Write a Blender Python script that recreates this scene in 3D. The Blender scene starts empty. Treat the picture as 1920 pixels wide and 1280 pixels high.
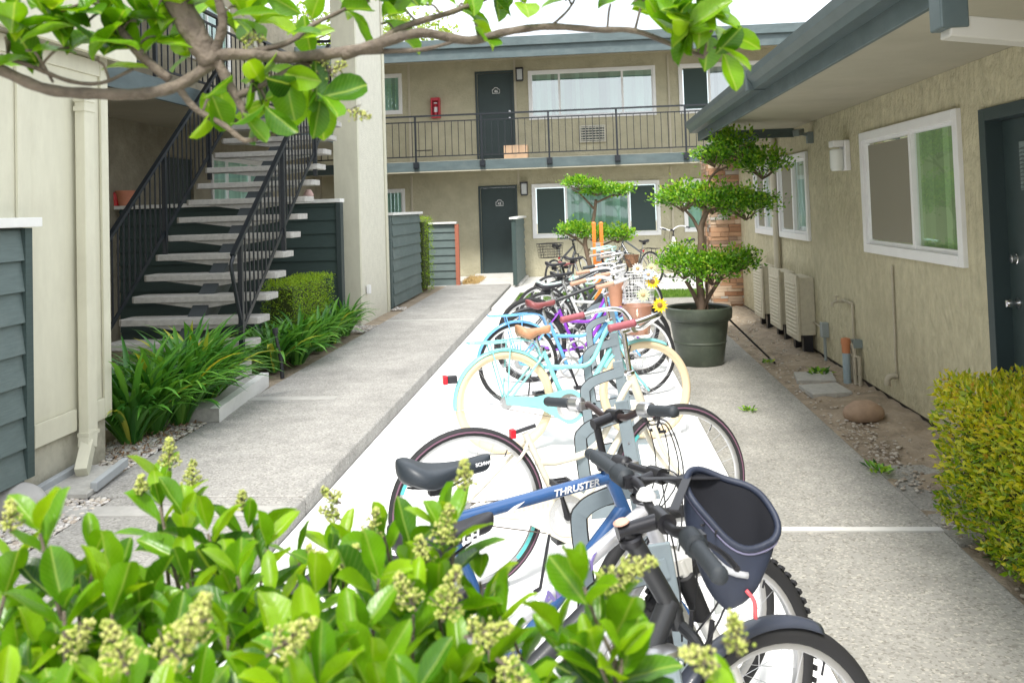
import bpy, bmesh, math, random
import numpy as np
from mathutils import Vector, Matrix, Euler
R = math.radians
random.seed(7); rng = np.random.default_rng(7)
scene = bpy.context.scene
col = scene.collection

# ---------------------------------------------------------------- camera
cam_d = bpy.data.cameras.new('Camera'); cam = bpy.data.objects.new('Camera', cam_d); col.objects.link(cam)
cam_d.sensor_width = 36; cam_d.lens = 30.0
cam_d.shift_y = -0.16106
cam_d.clip_start = 0.02; cam_d.clip_end = 400
YAW, PIT, ROL = 0.0848525, 0.0375036, -0.0320337
cam.matrix_world = Matrix.Translation((0, 0, 1.55)) @ (Matrix.Rotation(YAW, 4, 'Z') @ Matrix.Rotation(math.pi/2+PIT, 4, 'X') @ Matrix.Rotation(ROL, 4, 'Z'))
cam_d.dof.use_dof = True; cam_d.dof.focus_distance = 4.2; cam_d.dof.aperture_fstop = 8.5
scene.camera = cam

# ---------------------------------------------------------------- world, sun, exposure
SUN_EL, SUN_AZ = R(57), R(186)      # azimuth measured from +Y clockwise
w = bpy.data.worlds.new("World"); scene.world = w; w.use_nodes = True
nt = w.node_tree; nt.nodes.clear()
out = nt.nodes.new('ShaderNodeOutputWorld'); bg = nt.nodes.new('ShaderNodeBackground')
sky = nt.nodes.new('ShaderNodeTexSky'); sky.sky_type = 'NISHITA'; sky.sun_disc = False
sky.sun_elevation = SUN_EL; sky.sun_rotation = SUN_AZ; sky.air_density = 1.0; sky.dust_density = 4.0
tc = nt.nodes.new('ShaderNodeTexCoord'); nz = nt.nodes.new('ShaderNodeTexNoise'); nz.inputs['Scale'].default_value = 2.2; nz.inputs['Detail'].default_value = 6
cr = nt.nodes.new('ShaderNodeValToRGB'); cr.color_ramp.elements[0].position = .32; cr.color_ramp.elements[0].color = (.50,.50,.50,1); cr.color_ramp.elements[1].position = .62; cr.color_ramp.elements[1].color = (.97,.97,.97,1)
mixc = nt.nodes.new('ShaderNodeMix'); mixc.data_type = 'RGBA'
mixc.inputs[7].default_value = (10.6, 11.1, 11.6, 1)   # bright overcast cloud, in the sky texture's own units
nt.links.new(tc.outputs['Generated'], nz.inputs['Vector']); nt.links.new(nz.outputs['Fac'], cr.inputs['Fac'])
nt.links.new(cr.outputs['Color'], mixc.inputs[0]); nt.links.new(sky.outputs['Color'], mixc.inputs[6])
nt.links.new(mixc.outputs[2], bg.inputs['Color']); bg.inputs['Strength'].default_value = 0.11
nt.links.new(bg.outputs['Background'], out.inputs['Surface'])
sd = bpy.data.lights.new('Sun', 'SUN'); sd.energy = 2.5; sd.angle = R(10); sd.color = (1, .965, .9)
so = bpy.data.objects.new('Sun', sd); col.objects.link(so)
sv = Vector((math.sin(SUN_AZ)*math.cos(SUN_EL), math.cos(SUN_AZ)*math.cos(SUN_EL), math.sin(SUN_EL)))
so.rotation_euler = sv.to_track_quat('Z', 'Y').to_euler()
scene.view_settings.view_transform = 'Standard'; scene.view_settings.look = 'None'
scene.view_settings.exposure = 0.95; scene.view_settings.gamma = 1
scene.cycles.max_bounces = 8; scene.cycles.transparent_max_bounces = 12

# ---------------------------------------------------------------- helpers
BASE = {}
def tag(o, label=None, cat=None, group=None, kind=None):
    if label: o['label'] = label
    if cat: o['category'] = cat
    if group: o['group'] = group
    if kind: o['kind'] = kind
    return o
def empty(name, loc=(0,0,0), label=None, cat=None, group=None, local=False):
    o = bpy.data.objects.new(name, None); col.objects.link(o); o.location = loc; o.empty_display_size = .1
    BASE[o.name] = Vector((0,0,0)) if local else Vector(loc)
    return tag(o, label, cat, group)
def V(*a): return Vector(a)
ID = lambda a, d, z: (a, d, z)
class MB:
    def __init__(s, m=None): s.v = []; s.f = []; s.at = []; s.map = m
    def add(s, vs, fs, a=0.5):
        n = len(s.v)
        if s.map: vs = [s.map(*p) for p in vs]
        s.v += [tuple(p) for p in vs]; s.f += [tuple(i+n for i in f) for f in fs]; s.at += [a]*len(vs); return s
    def box(s, x0, x1, y0, y1, z0, z1, a=0.5):
        vs = [(x0,y0,z0),(x1,y0,z0),(x1,y1,z0),(x0,y1,z0),(x0,y0,z1),(x1,y0,z1),(x1,y1,z1),(x0,y1,z1)]
        return s.add(vs, [(0,3,2,1),(4,5,6,7),(0,1,5,4),(1,2,6,5),(2,3,7,6),(3,0,4,7)], a)
    def beam(s, p, q, wid, hei, up=(0,0,1), a=.5):
        p, q = Vector(p), Vector(q); d = (q-p).normalized(); u = Vector(up)
        r = d.cross(u); r = r.normalized() if r.length > 1e-6 else Vector((1,0,0)); u = r.cross(d)
        vs = [c + r*i*wid/2 + u*j*hei/2 for c in (p, q) for i, j in ((-1,-1),(1,-1),(1,1),(-1,1))]
        return s.add(vs, [(0,1,2,3),(7,6,5,4),(0,4,5,1),(1,5,6,2),(2,6,7,3),(3,7,4,0)], a)
    def tube(s, pts, r, n=8, closed=False, cap=True, a=.5):
        pts = [Vector(p) for p in pts]; k = len(pts)
        rr = r if isinstance(r, (list, tuple)) else [r]*k
        vs = []; t0 = (pts[1]-pts[0]).normalized()
        u = t0.orthogonal().normalized()
        for i in range(k):
            if closed: t = (pts[(i+1)%k]-pts[i-1]).normalized()
            else: t = (pts[min(i+1,k-1)]-pts[max(i-1,0)]).normalized()
            u = (u - t*u.dot(t)); u = u.normalized() if u.length > 1e-6 else t.orthogonal().normalized()
            b = t.cross(u)
            for j in range(n):
                an = 2*math.pi*j/n; vs.append(pts[i] + (u*math.cos(an)+b*math.sin(an))*rr[i])
        fs = []
        for i in range(k if closed else k-1):
            i2 = (i+1) % k
            for j in range(n): fs.append((i*n+j, i*n+(j+1)%n, i2*n+(j+1)%n, i2*n+j))
        if cap and not closed:
            fs.append(tuple(range(n-1,-1,-1))); fs.append(tuple((k-1)*n+j for j in range(n)))
        return s.add(vs, fs, a)
    def lathe(s, prof, c=(0,0,0), ax=(0,0,1), n=24, closed=False, a0=0, a1=2*math.pi, a=.5):
        """prof: (radius, height along axis) pairs"""
        ax = Vector(ax).normalized(); c = Vector(c)
        u = Vector((1,0,0)) if abs(ax.x) < .9 else Vector((0,0,1))
        u = (u-ax*u.dot(ax)).normalized(); b = ax.cross(u); full = abs(a1-a0-2*math.pi) < 1e-6
        m = n if full else n+1; k = len(prof); vs = []; fs = []
        for j in range(m):
            an = a0+(a1-a0)*j/n; d = u*math.cos(an)+b*math.sin(an)
            for (r, h) in prof: vs.append(c+d*r+ax*h)
        for j in range(n):
            j2 = (j+1) % m
            for i in range(k if closed else k-1):
                i2 = (i+1) % k
                fs.append((j*k+i, j2*k+i, j2*k+i2, j*k+i2))
        return s.add(vs, fs, a)
    def grid(s, P, nu, nv, cu=False, a=.5):
        """P: list of nu*nv points"""
        fs = []
        for i in range(nu if cu else nu-1):
            for j in range(nv-1):
                i2 = (i+1) % nu; fs.append((i*nv+j, i2*nv+j, i2*nv+j+1, i*nv+j+1))
        return s.add(P, fs, a)
    def build(s, name, mat, parent=None, smooth=False, bevel=0, label=None, cat=None, group=None, kind=None, local=False, solid=0, sub=0):
        vs = np.array([tuple(p) for p in s.v], dtype=float)
        if parent is not None: off = BASE[parent.name]
        elif local: off = Vector((0,0,0))
        else:
            mn, mx = vs.min(0), vs.max(0); off = Vector(((mn[0]+mx[0])/2, (mn[1]+mx[1])/2, mn[2]))
        vs = vs - np.array(off)
        me = bpy.data.meshes.new(name); me.from_pydata([tuple(p) for p in vs], [], s.f); me.update()
        bm = bmesh.new(); bm.from_mesh(me); bmesh.ops.recalc_face_normals(bm, faces=bm.faces); bm.to_mesh(me); bm.free()
        at = me.attributes.new('tone', 'FLOAT', 'POINT'); at.data.foreach_set('value', s.at)
        if smooth: me.shade_smooth(); 
        o = bpy.data.objects.new(name, me); col.objects.link(o); me.materials.append(mat)
        if smooth and smooth != 'all':
            try: me.set_sharp_from_angle(angle=R(38))
            except Exception: pass
        if parent is not None: o.parent = parent
        else: o.location = off
        BASE[o.name] = Vector(off)
        if bevel:
            m = o.modifiers.new('b', 'BEVEL'); m.width = bevel; m.segments = 2; m.limit_method = 'ANGLE'; m.angle_limit = R(40)
        if solid: m = o.modifiers.new('s', 'SOLIDIFY'); m.thickness = solid; m.offset = 0
        if sub: m = o.modifiers.new('ss', 'SUBSURF'); m.levels = sub; m.render_levels = sub
        return tag(o, label, cat, group, kind)
def copy_tree(o, parent=None):
    c = o.copy(); col.objects.link(c); c.parent = parent; BASE[c.name] = BASE.get(o.name, Vector())
    for ch in list(o.children): copy_tree(ch, c)
    return c
def bez(ps, n=12):
    """smooth Catmull-Rom through ps"""
    ps = [Vector(p) for p in ps]; q = [ps[0]*2-ps[1]]+ps+[ps[-1]*2-ps[-2]]; out = []
    for i in range(1, len(q)-2):
        for k in range(n):
            t = k/n; a, b, c, d = q[i-1], q[i], q[i+1], q[i+2]
            out.append(.5*((2*b)+(c-a)*t+(2*a-5*b+4*c-d)*t*t+(3*b-a-3*c+d)*t**3))
    return out+[ps[-1]]

# ---------------------------------------------------------------- materials
MC = {}
def mat(name, c, rough=.6, metal=0, noise=None, bump=None, st=(1,1,1), coat=0, c2=None, spec=.5, dirt=None):
    if name in MC: return MC[name]
    m = bpy.data.materials.new(name); m.use_nodes = True; t = m.node_tree; b = t.nodes['Principled BSDF']
    b.inputs['Roughness'].default_value = rough; b.inputs['Metallic'].default_value = metal
    b.inputs['Base Color'].default_value = (*c, 1); b.inputs['Coat Weight'].default_value = coat; b.inputs['Specular IOR Level'].default_value = spec
    if noise or bump or dirt:
        co = t.nodes.new('ShaderNodeTexCoord'); mp = t.nodes.new('ShaderNodeMapping'); mp.inputs['Scale'].default_value = st
        t.links.new(co.outputs['Object'], mp.inputs['Vector'])
    last = None
    if noise:
        n = t.nodes.new('ShaderNodeTexNoise'); n.inputs['Scale'].default_value = noise[0]; n.inputs['Detail'].default_value = 6; n.inputs['Roughness'].default_value = .65
        t.links.new(mp.outputs[0], n.inputs['Vector'])
        r = t.nodes.new('ShaderNodeValToRGB'); a = noise[1]; d = c2 or tuple(min(1, x*(1+a)) for x in c); e = tuple(x*(1-a) for x in c)
        r.color_ramp.elements[0].position = .3; r.color_ramp.elements[1].position = .7
        r.color_ramp.elements[0].color = (*e, 1); r.color_ramp.elements[1].color = (*d, 1)
        t.links.new(n.outputs['Fac'], r.inputs['Fac']); last = r.outputs['Color']
    if dirt:   # (scale, colour, amount)
        n = t.nodes.new('ShaderNodeTexNoise'); n.inputs['Scale'].default_value = dirt[0]; n.inputs['Detail'].default_value = 8; n.inputs['Roughness'].default_value = .7
        t.links.new(co.outputs['Object'], n.inputs['Vector'])
        mr = t.nodes.new('ShaderNodeMapRange'); mr.inputs[1].default_value = .48; mr.inputs[2].default_value = .7; mr.inputs[4].default_value = dirt[2]
        t.links.new(n.outputs['Fac'], mr.inputs[0])
        mx = t.nodes.new('ShaderNodeMix'); mx.data_type = 'RGBA'; t.links.new(mr.outputs[0], mx.inputs[0])
        if last: t.links.new(last, mx.inputs[6])
        else: mx.inputs[6].default_value = (*c, 1)
        mx.inputs[7].default_value = (*dirt[1], 1); last = mx.outputs[2]
    if last: t.links.new(last, b.inputs['Base Color'])
    if bump:
        n = t.nodes.new('ShaderNodeTexNoise'); n.inputs['Scale'].default_value = bump[0]; n.inputs['Detail'].default_value = 5
        t.links.new(mp.outputs[0], n.inputs['Vector'])
        bu = t.nodes.new('ShaderNodeBump'); bu.inputs['Strength'].default_value = bump[1]; bu.inputs['Distance'].default_value = bump[2] if len(bump) > 2 else .01
        t.links.new(n.outputs['Fac'], bu.inputs['Height']); t.links.new(bu.outputs[0], b.inputs['Normal'])
    MC[name] = m; return m
def concrete(name, base, dark, light, scale=95, bump=.35, stain=None):
    m = mat(name, base, .9, noise=(1.3, .12), spec=.25); t = m.node_tree; b = t.nodes['Principled BSDF']
    co = t.nodes.new('ShaderNodeTexCoord'); v = t.nodes.new('ShaderNodeTexVoronoi'); v.inputs['Scale'].default_value = scale
    t.links.new(co.outputs['Object'], v.inputs['Vector'])
    sp = t.nodes.new('ShaderNodeSeparateColor'); t.links.new(v.outputs['Color'], sp.inputs[0])
    r = t.nodes.new('ShaderNodeValToRGB'); e = r.color_ramp.elements
    e[0].position = 0; e[0].color = (*dark, 1); e[1].position = 1; e[1].color = (*light, 1)
    k = r.color_ramp.elements.new(.30); k.color = (1,1,1,1); k = r.color_ramp.elements.new(.8); k.color = (1.0,1.0,1.0,1)
    t.links.new(sp.outputs[0], r.inputs['Fac'])
    mu = t.nodes.new('ShaderNodeMix'); mu.data_type = 'RGBA'; mu.blend_type = 'MULTIPLY'; mu.inputs[0].default_value = 1
    src = b.inputs['Base Color'].links[0].from_socket
    n2 = t.nodes.new('ShaderNodeTexNoise'); n2.inputs['Scale'].default_value = 3.2; n2.inputs['Detail'].default_value = 9; n2.inputs['Roughness'].default_value = .75
    t.links.new(co.outputs['Object'], n2.inputs['Vector'])
    mr = t.nodes.new('ShaderNodeMapRange'); mr.inputs[1].default_value = .3; mr.inputs[2].default_value = .7; mr.inputs[3].default_value = .78; mr.inputs[4].default_value = 1.12
    t.links.new(n2.outputs['Fac'], mr.inputs[0])
    m2 = t.nodes.new('ShaderNodeMix'); m2.data_type = 'RGBA'; m2.blend_type = 'MULTIPLY'; m2.inputs[0].default_value = 1
    t.links.new(src, mu.inputs[6]); t.links.new(r.outputs['Color'], mu.inputs[7])
    t.links.new(mu.outputs[2], m2.inputs[6]); t.links.new(mr.outputs[0], m2.inputs[7]); t.links.new(m2.outputs[2], b.inputs['Base Color'])
    bu = t.nodes.new('ShaderNodeBump'); bu.inputs['Strength'].default_value = bump; bu.inputs['Distance'].default_value = .004
    t.links.new(v.outputs['Distance'], bu.inputs['Height']); t.links.new(bu.outputs[0], b.inputs['Normal'])
    return m
def leafmat(name, cols, rough=.4, trans=.35, veins=False):
    """cols: ramp of colours over each leaf's own random number"""
    if name in MC: return MC[name]
    m = bpy.data.materials.new(name); m.use_nodes = True; t = m.node_tree; b = t.nodes['Principled BSDF']; o = t.nodes['Material Output']
    at = t.nodes.new('ShaderNodeAttribute'); at.attribute_name = 'tone'
    r = t.nodes.new('ShaderNodeValToRGB'); els = r.color_ramp.elements
    els[0].color = (*cols[0], 1); els[1].color = (*cols[-1], 1)
    for i, c in enumerate(cols[1:-1]): k = els.new((i+1)/(len(cols)-1)); k.color = (*c, 1)
    t.links.new(at.outputs['Fac'], r.inputs['Fac'])
    t.links.new(r.outputs['Color'], b.inputs['Base Color']); b.inputs['Roughness'].default_value = rough
    tr = t.nodes.new('ShaderNodeBsdfTranslucent'); mu = t.nodes.new('ShaderNodeMix'); mu.data_type = 'RGBA'; mu.blend_type = 'MULTIPLY'; mu.inputs[0].default_value = 1
    mu.inputs[7].default_value = (1.5, 1.35, .5, 1); t.links.new(r.outputs['Color'], mu.inputs[6]); t.links.new(mu.outputs[2], tr.inputs['Color'])
    mx = t.nodes.new('ShaderNodeMixShader'); mx.inputs[0].default_value = trans
    t.links.new(b.outputs[0], mx.inputs[1]); t.links.new(tr.outputs[0], mx.inputs[2]); t.links.new(mx.outputs[0], o.inputs['Surface'])
    MC[name] = m; return m
def veins(m):
    t = m.node_tree; b = t.nodes['Principled BSDF']; ax = t.nodes.new('ShaderNodeAttribute'); ax.attribute_name = 'lx'; ay = t.nodes.new('ShaderNodeAttribute'); ay.attribute_name = 'ly'
    def M(op, a, c=None):
        n = t.nodes.new('ShaderNodeMath'); n.operation = op
        for i, s in enumerate((a, c)):
            if s is None: continue
            if isinstance(s, (int, float)): n.inputs[i].default_value = s
            else: t.links.new(s, n.inputs[i])
        return n.outputs[0]
    axx = M('ABSOLUTE', ax.outputs['Fac']); mr = t.nodes.new('ShaderNodeMapRange'); mr.inputs[1].default_value = .015; mr.inputs[2].default_value = .05; mr.inputs[3].default_value = .55; mr.inputs[4].default_value = 0
    t.links.new(axx, mr.inputs[0])
    lat = M('SINE', M('MULTIPLY', M('SUBTRACT', ay.outputs['Fac'], M('MULTIPLY', axx, .55)), 62.0)); lat = M('POWER', M('MAXIMUM', lat, 0.0), 10.0)
    ms = M('MAXIMUM', mr.outputs[0], M('MULTIPLY', lat, .16))
    co = t.nodes.new('ShaderNodeTexCoord'); n = t.nodes.new('ShaderNodeTexNoise'); n.inputs['Scale'].default_value = 34; n.inputs['Detail'].default_value = 5; t.links.new(co.outputs['Object'], n.inputs['Vector'])
    r = t.nodes.new('ShaderNodeMapRange'); r.inputs[1].default_value = .3; r.inputs[2].default_value = .72; r.inputs[3].default_value = .78; r.inputs[4].default_value = 1.18; t.links.new(n.outputs['Fac'], r.inputs[0])
    for link in list(t.links):
        if link.from_node.type == 'VALTORGB':
            dst = link.to_socket; src = link.from_socket
            mu = t.nodes.new('ShaderNodeMix'); mu.data_type = 'RGBA'; mu.blend_type = 'MULTIPLY'; mu.inputs[0].default_value = 1; t.links.new(src, mu.inputs[6]); t.links.new(r.outputs[0], mu.inputs[7])
            mx = t.nodes.new('ShaderNodeMix'); mx.data_type = 'RGBA'; t.links.new(ms, mx.inputs[0]); t.links.new(mu.outputs[2], mx.inputs[6]); mx.inputs[7].default_value = (.42,.55,.12,1); t.links.new(mx.outputs[2], dst)
    n2 = t.nodes.new('ShaderNodeTexNoise'); n2.inputs['Scale'].default_value = 160; t.links.new(co.outputs['Object'], n2.inputs['Vector'])
    bu = t.nodes.new('ShaderNodeBump'); bu.inputs['Strength'].default_value = .5; bu.inputs['Distance'].default_value = .0012; t.links.new(M('ADD', M('MULTIPLY', ms, -1.0), M('MULTIPLY', n2.outputs['Fac'], .6)), bu.inputs['Height']); t.links.new(bu.outputs[0], b.inputs['Normal'])
def attrmat(name, cols, rough=.8, bump=None):
    m = leafmat(name, cols, rough, 0); t = m.node_tree; b = t.nodes['Principled BSDF']
    t.links.new(b.outputs[0], t.nodes['Material Output'].inputs['Surface'])
    if bump:
        co = t.nodes.new('ShaderNodeTexCoord'); n = t.nodes.new('ShaderNodeTexNoise'); n.inputs['Scale'].default_value = bump[0]; n.inputs['Detail'].default_value = 6
        t.links.new(co.outputs['Object'], n.inputs['Vector']); bu = t.nodes.new('ShaderNodeBump'); bu.inputs['Strength'].default_value = bump[1]; bu.inputs['Distance'].default_value = .01
        t.links.new(n.outputs['Fac'], bu.inputs['Height']); t.links.new(bu.outputs[0], b.inputs['Normal'])
    return m
def glassmat(name, tint=(.8,.9,.88), alpha=.35):
    m = bpy.data.materials.new(name); m.use_nodes = True; t = m.node_tree; t.nodes.clear(); o = t.nodes.new('ShaderNodeOutputMaterial')
    g = t.nodes.new('ShaderNodeBsdfGlossy'); g.inputs['Roughness'].default_value = .015; g.inputs['Color'].default_value = (.95,.97,1,1)
    tr = t.nodes.new('ShaderNodeBsdfTransparent'); tr.inputs['Color'].default_value = (*tint, 1)
    fr = t.nodes.new('ShaderNodeFresnel'); fr.inputs['IOR'].default_value = 1.5
    ge = t.nodes.new('ShaderNodeNewGeometry'); ma = t.nodes.new('ShaderNodeMath'); ma.operation = 'MULTIPLY_ADD'; ma.inputs[1].default_value = 1/1.5-1.5; ma.inputs[2].default_value = 1.5
    t.links.new(ge.outputs['Backfacing'], ma.inputs[0]); t.links.new(ma.outputs[0], fr.inputs['IOR'])
    ad = t.nodes.new('ShaderNodeMath'); ad.operation = 'ADD'; ad.inputs[1].default_value = alpha; ad.use_clamp = True
    mx = t.nodes.new('ShaderNodeMixShader'); t.links.new(fr.outputs[0], ad.inputs[0]); t.links.new(ad.outputs[0], mx.inputs[0])
    co = t.nodes.new('ShaderNodeTexCoord'); n = t.nodes.new('ShaderNodeTexNoise'); n.inputs['Scale'].default_value = 1.6
    bu = t.nodes.new('ShaderNodeBump'); bu.inputs['Strength'].default_value = .06; bu.inputs['Distance'].default_value = .02
    t.links.new(co.outputs['Object'], n.inputs['Vector']); t.links.new(n.outputs['Fac'], bu.inputs['Height']); t.links.new(bu.outputs[0], g.inputs['Normal'])
    t.links.new(tr.outputs[0], mx.inputs[1]); t.links.new(g.outputs[0], mx.inputs[2]); t.links.new(mx.outputs[0], o.inputs['Surface'])
    return m

STUCCO = mat('stucco_tan', (.46,.43,.31), .92, noise=(3.0,.12), bump=(22,.8,.02), dirt=(.9,(.34,.31,.215),.5), spec=.2)
STUCCO_R = mat('stucco_skip', (.52,.48,.335), .9, noise=(9,.16), bump=(19,1.0,.03), st=(1,1.15,.75), dirt=(1.1,(.38,.345,.24),.55), spec=.2)
COLM = mat('column_paint', (.64,.625,.53), .9, noise=(9,.07), bump=(45,.8,.012), spec=.2)
CREAM = mat('cream_paint', (.60,.585,.46), .75, noise=(14,.05), bump=(30,.18,.006), st=(1,1,.25), dirt=(3,(.45,.42,.32),.25))
SIDE_L = mat('siding_grey_green', (.105,.142,.137), .7, noise=(30,.12), bump=(55,.35,.004), st=(.25,.25,2.2), dirt=(2,(.19,.22,.21),.4))  # lit copy of the green siding paint
SIDE_SHADE = mat('siding_shade_green', (.042,.068,.064), .75, noise=(30,.12), bump=(55,.3,.004), st=(.25,.25,2.2))  # darker copy of the green siding, shade put into its colour
TRIM = mat('trim_blue_grey', (.080,.112,.116), .6, noise=(7,.18), bump=(40,.2,.004), st=(.4,.4,1.5), dirt=(3.5,(.15,.18,.18),.35))
GUT = mat('gutter_metal', (.078,.108,.112), .42, noise=(5,.12), dirt=(6,(.14,.17,.18),.25))
DOOR = mat('door_paint', (.032,.052,.053), .55, noise=(4,.1), bump=(30,.1,.003))
DOORFR = mat('door_frame_paint', (.032,.052,.055), .5)
WHITE = mat('white_vinyl', (.80,.80,.80), .4, noise=(6,.03))
WCAP = mat('white_cap_paint', (.74,.74,.71), .6, noise=(8,.06), bump=(30,.2,.004))
SOFFIT = mat('soffit_paint', (.40,.375,.29), .85, noise=(2,.08), bump=(20,.2,.005))
IRON = mat('black_iron', (.009,.013,.018), .42)
CONC = concrete('exposed_aggregate', (.345,.335,.315), (.66,.65,.63), (1.4,1.38,1.34), 105, .25)
CONC_R = concrete('worn_aggregate', (.325,.315,.285), (.66,.64,.61), (1.42,1.38,1.32), 100, .25)
SMOOTHC = mat('smooth_concrete', (.60,.59,.56), .9, noise=(6,.10), bump=(60,.2,.004), spec=.2)
PADM = mat('white_concrete', (.93,.93,.925), .9, noise=(5,.03), bump=(90,.1,.003), spec=.2)  # near-white base colour, nearly even
TREAD = mat('tread_concrete', (.42,.41,.38), .9, noise=(22,.16), bump=(70,.4,.004), spec=.2)
DIRT = mat('dirt', (.33,.27,.20), .95, noise=(6,.32), bump=(30,.9,.02), dirt=(2.3,(.36,.31,.25),.6), spec=.1)
RUBBER = mat('tyre_rubber', (.022,.022,.024), .75, bump=(300,.2,.002))
CHROME = mat('chrome', (.75,.75,.76), .18, 1)
ALU = mat('brushed_alloy', (.62,.62,.63), .35, .9)
BLKP = mat('black_plastic', (.025,.025,.03), .5)
BLKM = mat('black_metal', (.03,.03,.035), .35, .4)

# the three wall frames of reference: a runs along the wall, d stands out from it
FY, RX, LX = 20.0, 2.43, -6.25
FAC = lambda a, d, z: (a, FY-d, z)
RGT = lambda a, d, z: (RX-d, a, z)
LFT = lambda a, d, z: (LX+d, a, z)
GLASS = glassmat('window_glass', (.85,.95,.88), .02)
GLASS_F = glassmat('window_glass_far', (.80,.93,.90), .05)
GLASS_U = glassmat('window_glass_upper', (.84,.93,.90), .24)
def blindmat(name, c): return attrmat(name, [tuple(x*.62 for x in c), tuple(x*.9 for x in c), c, tuple(min(1,x*1.2) for x in c)], .8)
BLIND = blindmat('vertical_blind', (.42,.58,.50))
BLIND_REFL = blindmat('vertical_blind_reflected_green', (.42,.52,.30))  # green blind with reflected foliage put into its colour
BLIND_W = blindmat('vertical_blind_pale', (.62,.68,.70))
SCREEN_F = mat('insect_screen_far', (.045,.072,.07), .8)
SCREEN = mat('insect_screen', (.25,.235,.18), .85)
SHADE_SHEET = mat('shade_sheet', (.05,.065,.065), .9)  # near-black colour standing in for unlit depth

def wall(name, m, a0, a1, z0, z1, holes, mt, parent, th=.16, **kw):
    As = sorted({a0, a1, *[h[0] for h in holes], *[h[1] for h in holes]}); Zs = sorted({z0, z1, *[h[2] for h in holes], *[h[3] for h in holes]})
    b = MB(m)
    inh = lambda a, z: any(h[0] < a < h[1] and h[2] < z < h[3] for h in holes)
    for i in range(len(As)-1):
        for j in range(len(Zs)-1):
            p, q, r, s = As[i], As[i+1], Zs[j], Zs[j+1]
            if inh((p+q)/2, (r+s)/2): continue
            for d in (0, -th): b.add([(p,d,r),(q,d,r),(q,d,s),(p,d,s)], [(0,1,2,3)])
    for (p, q, r, s) in holes+[(a0, a1, z0, z1)]:
        for e in (((p,r),(q,r)),((q,r),(q,s)),((q,s),(p,s)),((p,s),(p,r))):
            b.add([(e[0][0],0,e[0][1]),(e[1][0],0,e[1][1]),(e[1][0],-th,e[1][1]),(e[0][0],-th,e[0][1])], [(0,1,2,3)])
    return b.build(name, mt, parent, **kw)
def window(m, a0, a1, z0, z1, parent, splits, kinds, glass=None, blind=None, fw=.07, flip=False, sill=.0):
    """splits: mullion positions; kinds: per light, 'b' blind, 's' screen, 'd' dark"""
    glass = glass or GLASS_F; blind = blind or BLIND
    b = MB(m); pr = .032
    b.box(a0-fw, a0, -.02, pr, z0-fw, z1+fw); b.box(a1, a1+fw, -.02, pr, z0-fw, z1+fw)
    b.box(a0, a1, -.02, pr, z1, z1+fw); b.box(a0, a1, -.02, pr+.004, z0-fw, z0)
    f = b.build('window', WHITE, parent, bevel=.004)
    e = [a0]+splits+[a1]
    b = MB(m)
    for sp in splits: b.box(sp-.025, sp+.025, -.03, .012, z0, z1)
    for x0, x1 in ((a0, a0+.022), (a1-.022, a1)): b.box(x0, x1, -.03, .006, z0, z1)
    b.box(a0+.022, a1-.022, -.03, .004, z1-.022, z1); b.box(a0+.022, a1-.022, -.03, .004, z0, z0+.03)
    b.build('sash', WHITE, f)
    for i in range(len(e)-1):
        p, q = e[i]+.024, e[i+1]-.024
        g = MB(m); g.add([(p,-.02,z0+.02),(q,-.02,z0+.02),(q,-.02,z1-.02),(p,-.02,z1-.02)], [(0,1,2,3)]); g.build('pane', glass, f)
        k = kinds[i]
        if k == 's':
            g = MB(m); g.box(p+.02, q-.02, -.010, -.008, z0+.04, z1-.04); g.build('insect_screen', SCREEN_F if m is FAC else SCREEN, f)
        elif k == 'b':
            g = MB(m); n = max(4, int((q-p)/.085)); 
            for j in range(n):
                x = p+(q-p)*(j+.5)/n; hw = (q-p)/n*.56
                g.add([(x-hw,-.105,z0),(x+hw,-.035,z0),(x+hw,-.035,z1),(x-hw,-.105,z1)], [(0,1,2,3)], random.random())
            g.build('blind', blind, f)
        else:
            g = MB(m); g.box(p, q, -.14, -.12, z0, z1); g.build('blind', SHADE_SHEET, f)  # dark sheet in place of the shade of a room
    return f
def siding(m, a0, a1, z0, z1, mt, parent, bh=.155, name='siding', th=.05):
    b = MB(m); z = z0; k = 0
    b.box(a0, a1, -th, 0, z0, z1)
    while z < z1-.01:
        t = min(z+bh, z1)
        b.add([(a0,.001,z),(a1,.001,z),(a1,.001,t),(a0,.001,t),(a0,.030,z),(a1,.030,z),(a1,.006,t-.004),(a0,.006,t-.004)],
              [(0,1,2,3),(4,5,6,7),(0,1,5,4),(1,2,6,5),(2,3,7,6),(3,0,4,7)], random.random())
        z = t; k += 1
    return b.build(name, mt, parent)
def text(s, size, mt, parent, mtx, name='lettering', ext=.0015, shear=0, sx=1):
    cu = bpy.data.curves.new('t', 'FONT'); cu.body = s; cu.size = size; cu.extrude = ext; cu.align_x = 'CENTER'; cu.align_y = 'CENTER'; cu.shear = shear; cu.offset = size*.02; cu.resolution_u = 3
    ob = bpy.data.objects.new('t', cu); col.objects.link(ob); dg = bpy.context.evaluated_depsgraph_get(); dg.update()
    me = bpy.data.meshes.new_from_object(ob.evaluated_get(dg)); bpy.data.objects.remove(ob); me.name = name
    me.materials.clear(); me.materials.append(mt); me.transform(Matrix.Diagonal((sx,1,1,1)))
    if parent is not None: me.transform(Matrix.Translation(-BASE[parent.name]) @ mtx)
    else: me.transform(mtx)
    o = bpy.data.objects.new(name, me); col.objects.link(o); o.parent = parent; BASE[o.name] = BASE[parent.name] if parent else Vector(); return o
def frame(o, x, y):
    """matrix whose local x runs along x and local y along y (text lies in that plane)"""
    x = Vector(x).normalized(); y = Vector(y); y = (y-x*y.dot(x)).normalized(); z = x.cross(y)
    M = Matrix((x, y, z)).transposed().to_4x4(); M.translation = Vector(o); return M
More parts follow.
